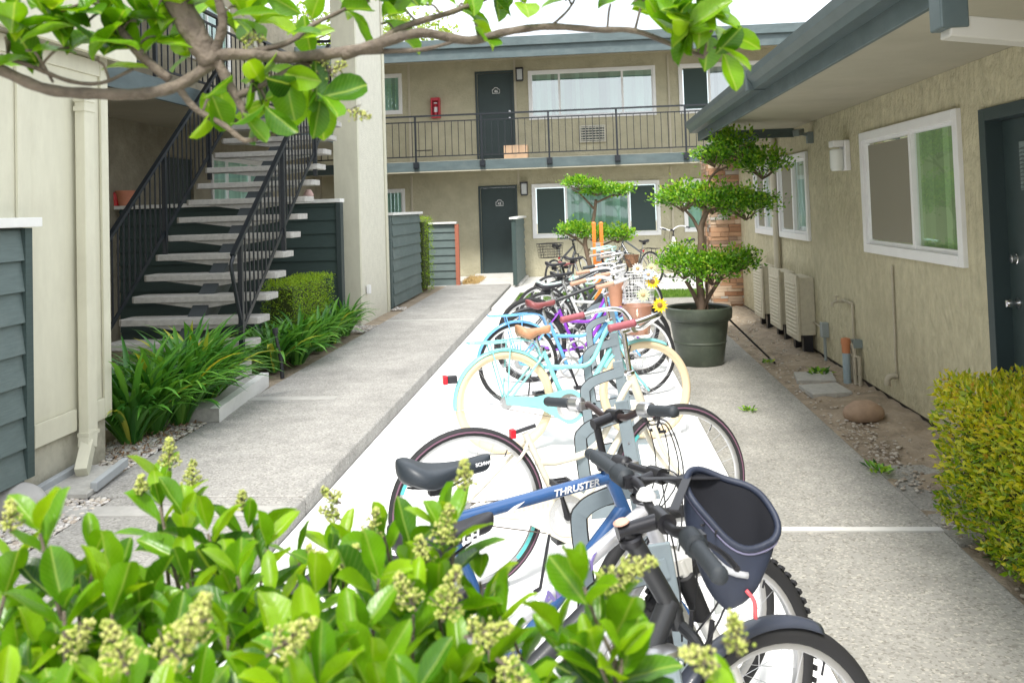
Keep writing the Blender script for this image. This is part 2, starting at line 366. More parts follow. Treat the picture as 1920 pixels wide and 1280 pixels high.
# ================================================================ SETTING
JOINT = mat('joint_mortar', (.41,.40,.375), .9, noise=(14,.12), bump=(70,.3,.004), spec=.2)
def struct(b, name, mt, **k): return b.build(name, mt, None, kind='structure', **k)
b = MB(); b.box(-60, 60, -20, 90, -.5, -.16); struct(b, 'ground', DIRT)
b = MB(); b.box(-2.92, -1.595, 4.66, 17.6, -.3, 0); b.box(-2.70, -1.595, -1.5, 4.655, -.3, -.002); o = struct(b, 'path', CONC, bevel=.012)
b = MB(); b.box(-3.9, -2.924, 11.4, 17.6, -.3, -.02); struct(b, 'path_border', DIRT)
b = MB(); b.box(-1.59, .80, -1.5, 13.8, -.3, -.1); struct(b, 'bike_pad', PADM)
b = MB(); b.box(.804, 1.70, 4.475, 13.8, -.3, -.098); b.box(.804, 1.70, -1.5, 4.42, -.3, -.102); struct(b, 'pavement', CONC_R, bevel=.01)
b = MB(); b.box(.804, 1.70, 4.423, 4.472, -.3, -.0985); struct(b, 'expansion_joint', SMOOTHC)
b = MB(); b.box(1.715, 2.42, 4.30, 5.55, -.3, -.115); struct(b, 'door_slab', CONC_R, bevel=.01)
b = MB(); b.box(-1.4, 6, 13.82, 15.2, -.3, -.10); struct(b, 'cross_path', CONC_R)
b = MB(); b.box(-1.38, 9, 16.35, 19.98, -.3, -.06); b.box(-9, -1.385, 17.62, 19.98, -.3, -.01); struct(b, 'walkway', SMOOTHC)
b = MB(); b.box(-2.9, -2.15, 7.05, 7.18, -.01, .0035); struct(b, 'patched_joint', JOINT)
b = MB(); b.box(-2.9, -1.62, 4.35, 4.5, -.01, .0035); struct(b, 'path_joint', JOINT)
b = MB(); b.box(-2.9, -1.62, 12.0, 12.15, -.01, .0035); struct(b, 'far_joint', JOINT)
# dirt strip with undulation along the right wall
def terrain(x0, x1, y0, y1, z, amp, step, name, mt, seed, slope=0):
    nx, ny = max(2, int((x1-x0)/step)), int((y1-y0)/step); r = np.random.default_rng(seed)
    g = r.random((nx+3, ny+3)); P = []
    for i in range(nx+1):
        for j in range(ny+1):
            h = (g[i,j]+g[i+1,j]+g[i,j+1]+g[i+1,j+1])/4
            P.append((x0+(x1-x0)*i/nx, y0+(y1-y0)*j/ny, z+amp*(h-.5)*2+slope*i/nx))
    b = MB(); b.grid(P, nx+1, ny+1); return b.build(name, mt, None, smooth='all', kind='structure')
terrain(1.68, 2.44, -1.4, 13.9, -.125, .035, .06, 'bare_earth', DIRT, 3, .02)
terrain(-3.4, -2.69, -1.4, 4.64, -.03, .012, .08, 'pebble_bed', DIRT, 8)
terrain(-3.6, -2.9, 4.65, 11.5, -.03, .02, .08, 'planting_bed', DIRT, 4)
terrain(-6.3, -3.5, 5.4, 13, -.05, .02, .15, 'stairwell_ground', DIRT, 5)
b = MB(); b.box(-1.58, -1.3, 13.83, 17.6, -.3, -.05); struct(b, 'kerb', SMOOTHC)

# ================================================================ FAR BUILDING
far = empty('apartment_building', (0, FY, 0), 'tan two storey apartment block with blue grey eaves at the far end of the courtyard', 'building')
W = [(-1.18,1.65,.90,2.03),(-1.18,1.65,3.68,4.70),(-5.6,-4.34,1.05,2.03),(-5.6,-4.34,3.95,4.78),(2.33,5.3,.95,2.03),(2.32,5.02,3.68,4.70),(-2.46,-1.64,.04,2.05),(-2.46,-1.64,2.70,4.76)]
wall('wall', FAC, -12, 9, -.15, 5.3, W, STUCCO, far)
window(FAC, *W[0], far, [-.45, 1.0], 'sbs'); window(FAC, *W[1], far, [-.52, .95], 'bbb', blind=BLIND, glass=GLASS_U)
window(FAC, *W[2], far, [-5.0], 'bb'); window(FAC, *W[3], far, [-5.0], 'bb')
window(FAC, *W[4], far, [3.2], 'bb'); window(FAC, *W[5], far, [2.95, 4.4], 'sbs', blind=BLIND_W, glass=GLASS_U)
HW = mat('number_white', (.8,.8,.8), .5)
def far_door(h, num, knobs=True):
    a0, a1, z0, z1 = h
    b = MB(FAC); b.box(a0, a1, -.10, -.045, z0, z1-.004); d = b.build('door', DOOR, far)
    b = MB(FAC)
    for p, q, r, s in ((a0-.05,a0-.002,z0,z1+.05),(a1+.002,a1+.05,z0,z1+.05),(a0-.002,a1+.002,z1,z1+.05)): b.box(p, q, -.03, .02, r, s)
    b.build('door_frame', DOORFR, far)
    b = MB(); b.lathe([(.0,.07),(.022,.068),(.028,.05),(.012,.03),(.012,.0),(.03,0)], (a1-.07, FY+.045, z0+.98), (0,-1,0), 12); b.build('door_knob', ALU, d, smooth=True)
    b = MB(); b.lathe([(0,.03),(.024,.028),(.026,0)], (a1-.07, FY+.045, z0+1.14), (0,-1,0), 12); b.build('deadbolt', ALU, d, smooth=True)
    cx = (a0+a1)/2+.03; zc = z0+1.64
    pts = [(-.085,-.055),(.085,-.055),(.085,.03),(.05,.045),(.035,.075),(-.035,.075),(-.05,.045),(-.085,.03)]
    b = MB(); b.tube([(cx+p, FY+.04, zc+q) for p, q in pts], .008, 6, closed=True); b.build('number_plate', HW, d)
    text(num, .085, HW, d, frame((cx, FY+.04, zc-.008), (1,0,0), (0,0,1)), 'door_number')
far_door(W[6], '43'); far_door(W[7], '46')
b = MB(FAC); b.box(-2.6, -1.5, 0, .9, -.01, .045); b.build('door_step', SMOOTHC, far)
# roof: sloping soffit, two stepped fascia boards, roof deck
b = MB(); b.add([(-12,FY,5.14),(9,FY,5.14),(9,18.25,4.83),(-12,18.25,4.83)], [(0,1,2,3)]); b.add([(-12,FY,5.20),(9,FY,5.20),(9,18.25,4.9),(-12,18.25,4.9)], [(0,1,2,3)])
b.build('soffit', SOFFIT, far)
b = MB(); b.beam((-12,18.24,4.93), (9,18.24,4.93), .045, .26); b.build('fascia_board', TRIM, far, bevel=.004)
b = MB(); b.beam((-12,18.18,5.14), (9,18.18,5.14), .07, .20); b.build('gutter', TRIM, far, bevel=.01)
b = MB(); b.add([(-12,18.16,5.24),(9,18.16,5.24),(9,28,5.9),(-12,28,5.9),(-12,18.16,5.20),(9,18.16,5.20),(9,28,5.86),(-12,28,5.86)], [(0,1,2,3),(4,5,6,7),(0,1,5,4)]); b.build('roof', mat('roof_gravel',(.35,.35,.34),.95,noise=(20,.2)), far)
# balcony
b = MB(); b.box(-12, 9, 18.76, FY-.002, 2.46, 2.655); b.build('balcony_slab', SOFFIT, far)
b = MB(); b.box(-12, 9, 18.70, 18.758, 2.43, 2.645); b.build('balcony_fascia', TRIM, far, bevel=.006)
b = MB(); b.box(-12, 9, 18.69, 18.757, 2.405, 2.427); b.build('drip_trim', SOFFIT, far)
# conduits and small gear on the facade
CONDU = mat('painted_conduit', (.50,.46,.36), .6)
for x, z0, z1 in ((-4.10,0,2.4),(-4.10,2.7,5.1),(-1.55,2.1,2.45),(-1.56,2.7,5.1),(2.0,0,2.4),(2.02,2.7,5.0)):
    b = MB(FAC); b.box(x-.022, x+.022, 0, .03, z0, z1); b.build('conduit', CONDU, far)
b = MB(FAC); b.box(-12, 9, 0, .028, 5.06, 5.12); b.build('wall_trim', CONDU, far)
b = MB(FAC); b.box(-3.95, -3.6, 0, .012, 2.98, 3.0); b.build('wall_vent', BLKM, far)
def wall_lamp(x, z, label):
    t = empty('wall_lamp', (x, FY, z), label, 'wall lamp')
    b = MB(FAC); b.box(x-.075, x+.075, .0, .02, z-.13, z+.15); b.box(x-.09, x+.09, .02, .15, z+.13, z+.17); b.box(x-.075, x+.075, .02, .13, z-.15, z-.12)
    for sx in (-1, 1):
        for d in (.03, .12): b.box(x+sx*.075-.008, x+sx*.075+.008, d-.008, d+.008, z-.12, z+.13)
    b.build('lantern_frame', BLKM, t)
    b = MB(FAC); b.box(x-.06, x+.06, .03, .11, z-.118, z+.128); b.build('glass_panel', mat('frosted_glass',(.55,.57,.57),.3), t)
wall_lamp(-1.42, 1.99, 'black lantern wall lamp beside the lower green door')
wall_lamp(-1.44, 4.68, 'black lantern wall lamp beside the upper green door on the balcony')
# through wall air conditioner
t = empty('air_conditioner', (.22, FY, 3.0), 'beige grille of a through wall air conditioner below the upper window', 'air conditioner')
b = MB(FAC); b.box(-.08, .52, 0, .06, 3.03, 3.43); b.build('casing', mat('beige_casing',(.55,.53,.45),.6), t, bevel=.006)
b = MB(FAC); b.box(-.05, .49, .058, .064, 3.06, 3.40); b.build('dark_backing', SHADE_SHEET, t)  # dark sheet stands in for the shade behind the grille
b = MB(FAC)
for i in range(6): b.box(-.05, .49, .065, .085, 3.075+i*.058, 3.095+i*.058)
for i in range(7): b.box(-.03+i*.08, -.02+i*.08, .064, .08, 3.06, 3.40)
b.build('grille', mat('beige_casing',(.55,.53,.45)), t)
# fire extinguisher cabinet
RED = mat('cabinet_red', (.50,.03,.05), .4)
t = empty('extinguisher_cabinet', (-3.46, FY, 3.72), 'red fire extinguisher cabinet on the upper wall left of the green door', 'fire cabinet')
b = MB(FAC); x0, x1, z0, z1 = -3.56, -3.35, 3.74, 4.22
for p in ((x0,x0+.03,z0,z1),(x1-.03,x1,z0,z1),(x0+.03,x1-.03,z1-.07,z1),(x0+.03,x1-.03,z0,z0+.05)): b.box(p[0], p[1], 0, .16, p[2], p[3])
b.box(x0+.03, x1-.03, 0, .01, z0+.05, z1-.07); b.build('cabinet_box', RED, t, bevel=.004)
b = MB(); b.lathe([(0,.0),(.042,0),(.046,.02),(.046,.22),(.03,.25),(.015,.27),(.015,.29),(0,.29)], (-3.455, FY-.07, 3.80), n=14); b.build('extinguisher', RED, t, smooth=True)
b = MB(); b.lathe([(.047,.08),(.047,.20)], (-3.455, FY-.07, 3.80), n=14); b.box(-3.49,-3.42,FY-.09,FY-.06,4.085,4.11); b.build('extinguisher_label', WHITE, t)
# cardboard box on the balcony
t = empty('cardboard_box', (-1.5, 19.2, 2.655), 'brown cardboard box on the balcony in front of the upper door', 'box')
CARD = mat('cardboard', (.50,.34,.22), .85, noise=(8,.08))
b = MB(); b.box(-1.78, -1.25, 18.98, 19.36, 2.656, 2.96); b.build('carton', CARD, t, bevel=.004)
b = MB(); b.box(-1.54, -1.49, 18.975, 19.365, 2.70, 2.964); b.build('packing_tape', mat('tape',(.42,.30,.2),.4), t)
text('FRAGILE', .06, mat('carton_ink',(.35,.2,.12),.8), t, frame((-1.66,18.976,2.86),(1,0,0),(0,0,1)), 'carton_print') if False else None

# ---------------- railings
def railing(name, label, p, q, z, hgt, n_post, nb, brackets=False, group=None, slope=(0,0)):
    """p, q: ends on plan; z floor at p; slope: (dz at q)"""
    p = Vector((p[0], p[1], z)); q = Vector((q[0], q[1], z+slope[0])); d = q-p; L = d.length
    t = empty(name, p, label, 'railing', group)
    up = Vector((0,0,1))
    b = MB(); b.beam(p+up*hgt, q+up*hgt, .05, .035); b.build('top_rail', IRON, t)
    b = MB(); b.beam(p+up*(hgt-.13), q+up*(hgt-.13), .025, .025); b.build('upper_bar', IRON, t)
    b = MB(); b.beam(p+up*.10, q+up*.10, .025, .025); b.build('lower_bar', IRON, t)
    for i in range(n_post):
        c = p+d*(i/(n_post-1)) if n_post > 1 else p
        b = MB(); b.beam(c+up*(-.14 if brackets else 0), c+up*(hgt-.018), .04, .04, up=(0,1,0)); po = b.build('post', IRON, t)
        if brackets:
            b = MB(); b.box(c.x-.06, c.x+.06, c.y-.035, c.y+.045, c.z-.16, c.z-.02); b.box(c.x-.045, c.x+.045, c.y-.045, c.y-.034, c.z-.145, c.z-.035); b.build('bracket', IRON, po)
    first = None
    for i in range(nb):
        c = p+d*((i+.5)/nb)
        if first is None:
            b = MB(); b.beam(c+up*.112, c+up*(hgt-.142), .014, .014, up=(0,1,0)); first = b.build('baluster', IRON, t); c0 = c
        else:
            o = first.copy(); col.objects.link(o); o.parent = t; o.location = c-c0
    return t
PX0 = -8.15
railing('balcony_railing', 'long black iron railing along the balcony of the far block', (PX0, 18.66), (6.65, 18.66), 2.655, 1.0, 11, 100, True)

# ================================================================ RIGHT BUILDING
rb = empty('bungalow', (RX, 6, -.1), 'single storey stucco building with blue grey gutter along the right side', 'building')
WR = [(5.79,7.61,1.15,2.03),(9.60,10.88,1.16,2.0),(11.3,12.4,1.16,2.0),(4.40,5.42,-.08,2.02)]
wall('wall', RGT, -1.4, 13.9, -.02, 2.37, WR, STUCCO_R, rb)
b = MB(RGT); b.box(5.6, 13.9, -.14, -.03, -.3, -.02); b.build('footing', mat('footing_dark',(.10,.09,.08),.9), rb)
b = MB(); b.box(RX-.001, 6, 13.9, 14.06, -.2, 2.37); b.build('end_wall', STUCCO_R, rb)
window(RGT, *WR[0], rb, [6.58], 'bs', glass=GLASS, blind=BLIND_REFL, fw=.075)
window(RGT, *WR[1], rb, [10.25], 'bs', glass=GLASS, blind=BLIND_W, fw=.07)
window(RGT, *WR[2], rb, [11.85], 'bs', glass=GLASS, blind=BLIND_W, fw=.07)
# soffit, fascia, gutter, roof
b = MB(); b.box(1.362, RX+.3, -1.4, 10.1, 2.372, 2.39); b.build('soffit', SOFFIT, rb)
b = MB(); b.box(2.05, RX+.3, 10.102, 14.3, 2.374, 2.392); b.build('recessed_soffit', SOFFIT, rb)
b = MB(); b.box(1.335, 1.36, -1.4, 10.13, 2.265, 2.45); b.build('fascia_board', TRIM, rb, bevel=.004)
b = MB(); b.box(1.362, RX+.3, 10.101, 10.13, 2.27, 2.45); b.build('end_fascia', TRIM, rb)
b = MB(); b.box(2.02, 2.048, 10.132, 14.3, 2.27, 2.45); b.build('recessed_fascia', TRIM, rb)
pro = [(1.333,2.36),(1.25,2.36),(1.235,2.40),(1.205,2.44),(1.20,2.49),(1.215,2.495),(1.222,2.485),(1.24,2.44),(1.262,2.37),(1.333,2.37)]
b = MB(); n = len(pro); Ys = (-1.4, 10.14)
b.add([(x, y, z) for y in Ys for x, z in pro], [(i, (i+1) % n, n+(i+1) % n, n+i) for i in range(n)]+[tuple(range(n)), tuple(range(2*n-1, n-1, -1))])
b.build('gutter', GUT, rb)
b = MB()
for y in (3.3, 6.35): b.box(1.196, 1.331, y-.03, y+.03, 2.352, 2.497)
b.build('gutter_joint', GUT, rb)
b = MB(); b.add([(1.30,-1.4,2.48),(1.30,10.13,2.48),(7,10.13,3.1),(7,-1.4,3.1),(1.30,-1.4,2.455),(1.30,10.13,2.455),(7,10.13,3.07),(7,-1.4,3.07)], [(0,1,2,3),(4,5,6,7),(0,1,5,4),(1,2,6,5)])
b.add([(2.0,10.14,2.50),(2.0,14.3,2.50),(7,14.3,3.0),(7,10.14,3.0),(2.0,10.14,2.46),(2.0,14.3,2.46),(7,14.3,2.96),(7,10.14,2.96)], [(0,1,2,3),(4,5,6,7),(0,1,5,4),(1,2,6,5)])
b.build('roof', mat('roof_gravel',(.35,.35,.34)), rb)
# near downspout: drop from the gutter and elbow back to the wall
b = MB(); b.box(1.235, 1.33, 3.02, 3.12, 2.12, 2.358); b.build('gutter_outlet', GUT, rb, bevel=.006)
b = MB(); b.beam((1.27,3.07,2.13),(2.38,3.07,1.98), .085, .075, up=(0,0,1)); b.build('elbow_pipe', mat('soffit_grey_pipe',(.5,.49,.44),.5), rb, bevel=.006)
b = MB(); b.tube([(RX-.05,11.0,-.1),(RX-.05,11.0,2.37)], .042, 12); b.build('downspout', CONDU, rb, smooth=True)
# door
b = MB(RGT); b.box(4.40, 5.36, -.13, -.085, -.05, 1.98); d = b.build('door', DOOR, rb)
b = MB(RGT); b.box(5.36, 5.44, -.14, .018, -.1, 2.06); b.box(4.34, 4.40, -.14, .018, -.1, 2.06); b.box(4.40, 5.36, -.14, .018, 1.985, 2.06); b.build('door_frame', DOORFR, rb, bevel=.003)
kn = [(0,.075),(.02,.073),(.028,.055),(.024,.035),(.012,.028),(.012,.01),(.034,.008),(.034,0)]
b = MB(); b.lathe(kn, (RX+.085, 5.27, .90), (-1,0,0), 16); b.build('door_knob', CHROME, d, smooth=True)
b = MB(); b.lathe([(0,.035),(.024,.033),(.028,.01),(.033,.008),(.033,0)], (RX+.085, 5.27, 1.16), (-1,0,0), 16); b.build('deadbolt', CHROME, d, smooth=True)
b = MB(); b.box(RX+.068, RX+.084, 4.75, 5.14, 1.56, 1.84)
for i in range(11): b.add([(RX+.068,4.77,1.575+i*.023),(RX+.068,5.12,1.575+i*.023),(RX+.055,5.12,1.565+i*.023),(RX+.055,4.77,1.565+i*.023)], [(0,1,2,3)])
b.build('louvre_vent', mat('vent_grey',(.16,.2,.2),.5), d)
# lamp, camera
t = empty('wall_lamp', (RX, 8.1, 1.85), 'white wall lamp with ribbed glass beside the right window', 'wall lamp')
b = MB(RGT); b.box(8.03, 8.20, 0, .05, 1.80, 2.08); b.box(8.04, 8.19, .05, .15, 2.02, 2.08); b.build('lamp_housing', WHITE, t, bevel=.008)
b = MB(); b.lathe([(0,0),(.05,0),(.062,.03),(.062,.19),(.05,.2)], (RX-.10, 8.115, 1.80), n=20); b.build('lamp_glass', mat('ribbed_glass',(.72,.74,.70),.25), t, smooth=True)
t = empty('security_camera', (RX, 9.3, 2.2), 'small grey camera on a bracket under the right eaves', 'camera')
b = MB(); b.box(RX-.06,RX,9.26,9.34,2.14,2.26); b.beam((RX-.03,9.3,2.22),(RX-.13,9.28,2.25),.03,.03); b.build('bracket', mat('camera_grey',(.2,.24,.24),.5), t)
b = MB(); b.beam((RX-.10,9.36,2.27),(RX-.20,9.18,2.245),.07,.07); b.build('camera_body', mat('camera_grey',(.2,.24,.24)), t, bevel=.01)
# three condenser covers
LOUV = mat('cover_paint', (.53,.49,.38), .75, noise=(20,.12), bump=(60,.3,.003))
ax0 = None
for i, (y, lab) in enumerate(((9.5,'beige louvred equipment cover nearest the window on the right wall'),(10.35,'beige louvred equipment cover in the middle of the row of three'),(11.35,'beige louvred equipment cover nearest the stone pier'))):
    t = empty('equipment_cover', (2.34, y, .06), lab, 'equipment cover', 'louvred equipment covers on the right wall')
    b = MB(); b.box(2.265, RX-.003, y, y+.52, .08, .70); b.build('casing', LOUV, t, bevel=.006)
    b = MB(); b.box(2.235, 2.262, y-.02, y+.54, .02, .73); b.build('front_panel', LOUV, t, bevel=.004)
    b = MB()
    for k in range(14): b.add([(2.234,y+.04,.09+k*.042),(2.234,y+.48,.09+k*.042),(2.222,y+.48,.075+k*.042),(2.222,y+.04,.075+k*.042)], [(0,1,2,3)])
    b.build('louvres', LOUV, t)
    for k in range(2): b = MB(); b.box(2.30, 2.40, y+.03+k*.38, y+.12+k*.38, -.13, .079); b.build('foot', BLKM, t)
# stone pier
STONE = attrmat('stacked_stone', [(.30,.15,.08),(.50,.30,.18),(.38,.22,.13),(.62,.48,.35),(.24,.15,.10),(.48,.36,.26),(.45,.45,.42)], .85, (40,.6))
t = empty('stone_pier', (2.3, 14.2, -.1), 'stacked ledgestone pier at the far corner of the right building', 'pier')
b = MB(); b.box(1.99, 2.60, 13.79, 14.55, -.15, 2.372); b.build('core', mat('mortar',(.25,.22,.19),.9), t)
b = MB(); z = -.1
while z < 2.36:
    h = random.uniform(.03,.075); x = 1.96
    if z+h > 2.365: h = 2.365-z
    while x < 2.62:
        l = min(random.uniform(.08,.30), 2.63-x); pr = random.uniform(0,.035)
        b.box(x+.002, x+l-.002, 13.76-pr, 13.80, z+.002, z+h-.002, random.random()); x += l
    y = 13.79
    while y < 14.55:
        l = min(random.uniform(.08,.30), 14.56-y); pr = random.uniform(0,.03)
        b.box(1.96-pr, 2.0, y+.002, y+l-.002, z+.002, z+h-.002, random.random()); y += l
    z += h
b.build('stones', STONE, t, bevel=.004)
# spigot, conduit, pipes, junction box
PAINTP = mat('painted_pipe', (.42,.38,.29), .6, noise=(15,.15))
t = empty('hose_tap', (RX, 8.4, .5), 'painted hose tap on a pipe stub on the right wall', 'tap')
b = MB(); b.tube([(RX,8.38,.57),(RX-.07,8.38,.57)], .014, 8); b.tube(bez([(RX-.06,8.38,.57),(RX-.12,8.38,.56),(RX-.13,8.38,.52)],4), .013, 8); b.tube([(RX-.03,8.12,.58),(RX-.03,8.38,.58)], .012, 8); b.tube([(RX-.02,8.12,.58),(RX-.02,8.12,-.1)], .012, 8); b.build('tap_pipe', PAINTP, t, smooth=True)
b = MB(); b.lathe([(0,.0),(.028,.004),(.028,.012),(0,.016)], (RX-.09,8.38,.61), n=10); b.tube([(RX-.09,8.38,.57),(RX-.09,8.38,.62)], .006, 6); b.build('handle', PAINTP, t)
t = empty('wall_conduit', (RX, 7.1, .05), 'thin painted conduit with a low outlet fitting on the right wall', 'conduit')
b = MB(); b.tube([(RX-.014,7.06,1.0),(RX-.014,7.08,.12)], .010, 8); b.build('pipe', PAINTP, t, smooth=True)
b = MB(); b.tube(bez([(RX-.01,7.08,.12),(RX-.05,7.08,.12),(RX-.08,7.08,.10),(RX-.085,7.08,.05)],4), .024, 10); b.build('outlet', PAINTP, t, smooth=True)
t = empty('supply_pipes', (2.31, 8.0, -.13), 'cluster of upright water pipes with an orange capped valve', 'pipes')
b = MB(); b.tube([(2.30,8.0,-.14),(2.30,8.0,.16)], .034, 12); b.build('grey_riser', mat('pvc_grey',(.30,.38,.42),.5), t, smooth=True)
b = MB(); b.lathe([(.036,0),(.038,.07),(.045,.09),(.04,.13),(0,.14)], (2.30,8.0,.15), n=12); b.build('valve_cap', mat('rust_orange',(.50,.20,.09),.7), t, smooth=True)
b = MB()
for x, y, h in ((2.36,7.96,.22),(2.39,7.92,.12),(2.37,8.05,.24)): b.tube([(x,y,-.14),(x,y,h),(2.34,8.0,h+.02)], .018, 8)
b.tube([(2.34,8.0,.2),(2.42,8.0,.24)], .026, 8); b.build('copper_risers', PAINTP, t, smooth=True)
b = MB(); b.box(2.35,2.43,7.94,8.02,.2,.27); b.build('junction', mat('camera_grey',(.2,.24,.24)), t)
t = empty('outlet_box', (RX, 9.05, .1), 'small grey weatherproof outlet box on a stub pipe low on the right wall', 'outlet box')
b = MB(); b.box(RX-.07,RX,9.0,9.09,.13,.28); b.build('box', mat('box_grey',(.28,.32,.32),.5), t, bevel=.005)
b = MB(); b.tube([(RX-.035,9.045,-.12),(RX-.035,9.045,.13)], .016, 8); b.build('stub_pipe', mat('box_grey',(.28,.32,.32)), t)
b = MB(); b.tube([(RX-.03,9.1,.2),(RX-.03,9.48,.23)], .01, 6); b.build('conduit', PAINTP, t)

# ================================================================ LEFT BUILDING
lb = empty('stair_block', (LX, 8, 0), 'two storey stucco block with shaded open walkway behind the stairs on the left', 'building')
WL = [(13.9,16.1,1.2,2.55),(12.3,13.2,.3,2.5)]
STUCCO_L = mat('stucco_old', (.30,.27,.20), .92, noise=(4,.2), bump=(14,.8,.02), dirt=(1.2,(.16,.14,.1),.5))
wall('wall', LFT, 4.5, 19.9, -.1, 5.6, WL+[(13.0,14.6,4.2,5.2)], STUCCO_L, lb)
window(LFT, *WL[0], lb, [14.5,15.5], 'bbb', blind=BLIND)
window(LFT, 13.0,14.6,4.2,5.2, lb, [13.8], 'bb', blind=BLIND)
b = MB(LFT); b.box(12.3, 13.2, -.1, -.05, .3, 2.498); b.build('door', DOOR, lb)
b = MB(); b.box(LX, -4.62, 5.52, 18.68, 2.93, 3.10); b.box(LX, -3.06, -1.4, 5.518, 2.93, 3.10); b.build('walkway_slab', SOFFIT, lb)
b = MB(); b.box(-4.618, -4.575, 5.56, 18.68, 2.86, 3.09); b.build('walkway_fascia', TRIM, lb, bevel=.004)
b = MB(); b.box(-3.058, -3.02, -1.4, 5.56, 2.60, 3.12); b.box(-4.618,-3.058,5.52,5.56,2.60,3.12); b.build('balcony_rim', CREAM, lb, bevel=.004)
b = MB(); b.box(-3.10, -3.0, -1.4, 5.6, 3.122, 3.16); b.build('rim_cap', WCAP, lb)
b = MB(); b.box(-4.574, -3.5, 11.1, 12.3, 2.76, 2.86); b.build('stair_landing', SOFFIT, lb)
b = MB(); b.box(-6.6, -2.95, -1.4, 13.4, 5.62, 5.8); b.build('roof', SOFFIT, lb)
b = MB(); b.box(-4.60, -4.46, 11.32, 11.46, 3.1, 5.62); b.build('upper_post', COLM, lb)
# enclosure at the near corner
b = MB(); b.box(-4.2, -3.165, -1.4, 5.40, .29, 2.92); b.build('panelled_wall', CREAM, lb)
b = MB(); b.box(-4.18, -3.18, -1.4, 5.385, -.1, .288); b.build('plinth', mat('plinth_stucco',(.47,.45,.36),.9,noise=(9,.1),bump=(25,.5,.01),dirt=(5,(.2,.18,.13),.6)), lb)
b = MB()
for y0, y1 in ((5.33,5.412),(4.50,4.615)): b.box(-3.163, -3.145, y0, y1, .28, 2.9)
b.box(-3.163, -3.143, 5.16, 5.325, .28, .41); b.box(-3.163, -3.143, 4.62, 5.02, .28, .41); b.box(-3.164,-3.15,-1.4,5.33,2.5,2.6)
b.build('batten', CREAM, lb, bevel=.003)

# downspout
b = MB(); b.box(-3.142, -3.075, 5.03, 5.13, .26, 2.31); b.build('downspout', CREAM, lb, bevel=.006)
b = MB(); b.beam((-3.108,5.08,.27),(-3.098,5.05,.17),.07,.095,up=(0,1,0)); b.beam((-3.10,5.06,.185),(-3.045,4.90,.055),.07,.095,up=(0,0,1))
b.build('downspout_elbow', CREAM, lb, bevel=.004)
for q0, q1 in ((2.24,2.27),(2.30,2.33),(.24,.262)):
    b = MB(); b.box(-3.144,-3.07,5.02,5.14,q0,q1); b.build('downspout_strap', CREAM, lb)

# column
co_ = empty('concrete_column', (-3.3, 12.5, 0), 'tall pale stucco column rising beside the foot path past the stairs', 'column')
b = MB(); b.box(-3.49, -3.17, 11.72, 13.42, -.1, 5.62); b.build('shaft', COLM, co_, bevel=.01)
b = MB(); b.box(-3.50, -3.155, 11.70, 11.78, .05, 5.6); b.box(-3.165,-3.15,13.30,13.44,-.05,5.6); b.build('corner_trim', CREAM, co_)
b = MB(); b.box(-3.155,-3.11,12.0,12.1,.40,.52); b.build('outlet_cover', WHITE, co_, bevel=.005)
# near patio enclosure with grey siding
t = empty('patio_wall', (-3.1, 3, .16), 'grey green board patio wall with white cap at the left edge', 'patio wall')
siding(lambda a, d, z: (-3.12+d, a, z), 1.2, 4.50, .16, 1.53, SIDE_L, t, .17)
b = MB(); b.box(-3.11,-3.085,4.47,4.53,.16,1.528); b.box(-3.16,-3.11,4.502,4.53,.16,1.528); b.build('corner_board', SIDE_SHADE, t)
b = MB(); b.box(-3.20, -3.05, 1.2, 4.57, 1.532, 1.585); b.build('cap', WCAP, t, bevel=.004)
b = MB(); b.box(-3.17,-3.12,4.35,4.49,-.02,.158); b.build('support_leg', SIDE_SHADE, t)
# low wall behind the stairs
t = empty('patio_wall', (-4.7, 10.9, 0), 'shade-toned green board wall with white cap behind the open stairs', 'patio wall')
siding(lambda a, d, z: (a, 10.92-d, z), -6.2, -3.2, -.1, 1.70, SIDE_SHADE, t, .175)  # boards take the shaded copy of the siding colour
b = MB(); b.box(-3.235,-3.175,10.86,10.99,-.1,1.70); b.build('end_board', mat('dark_trim',(.03,.045,.045),.6), t)
b = MB(); b.box(-6.24, -3.17, 10.84, 11.04, 1.702, 1.75); b.build('cap', WCAP, t, bevel=.004)
# side fences
t = empty('storage_fence', (-3.2, 14.8, 0), 'weathered grey board enclosure with white cap just past the column', 'fence')
siding(lambda a, d, z: (-3.17+d, a, z), 13.72, 16.05, .02, 1.50, SIDE_L, t, .19)
b = MB()
for i in range(4): b.box(-3.50+i*.085, -3.42+i*.085, 13.66, 13.70, -.03, 1.50, random.random())
b.build('upright_boards', SIDE_L, t, bevel=.003)
b = MB(); b.box(-3.54, -3.10, 13.60, 16.1, 1.502, 1.545); b.build('cap', WCAP, t)
t = empty('storage_fence', (-3, 17.7, 0), 'low grey green board fence with white cap facing the camera beside a rust coloured post', 'fence')
siding(lambda a, d, z: (a, 17.7-d, z), -3.6, -2.74, -.02, 1.27, SIDE_L, t, .16)
b = MB(); b.box(-3.65, -2.70, 17.62, 17.80, 1.272, 1.31); b.build('cap', WCAP, t)
b = MB(); b.box(-2.735, -2.655, 17.64, 17.72, -.03, 1.26); b.build('rust_post', mat('rust_red',(.36,.12,.07),.7), t)
t = empty('entry_screen', (-1.44, 18.6, 0), 'grey board privacy screen with white cap right of the lower green door', 'fence')
siding(lambda a, d, z: (-1.46+d, a, z), 17.4, 19.9, .0, 1.33, SIDE_L, t, .17)
b = MB(); b.box(-1.52, -1.435, 17.34, 17.395, -.01, 1.33); b.build('end_post', SIDE_SHADE, t)
b = MB(); b.box(-1.56, -1.39, 17.3, 19.93, 1.332, 1.37); b.build('cap', WCAP, t)

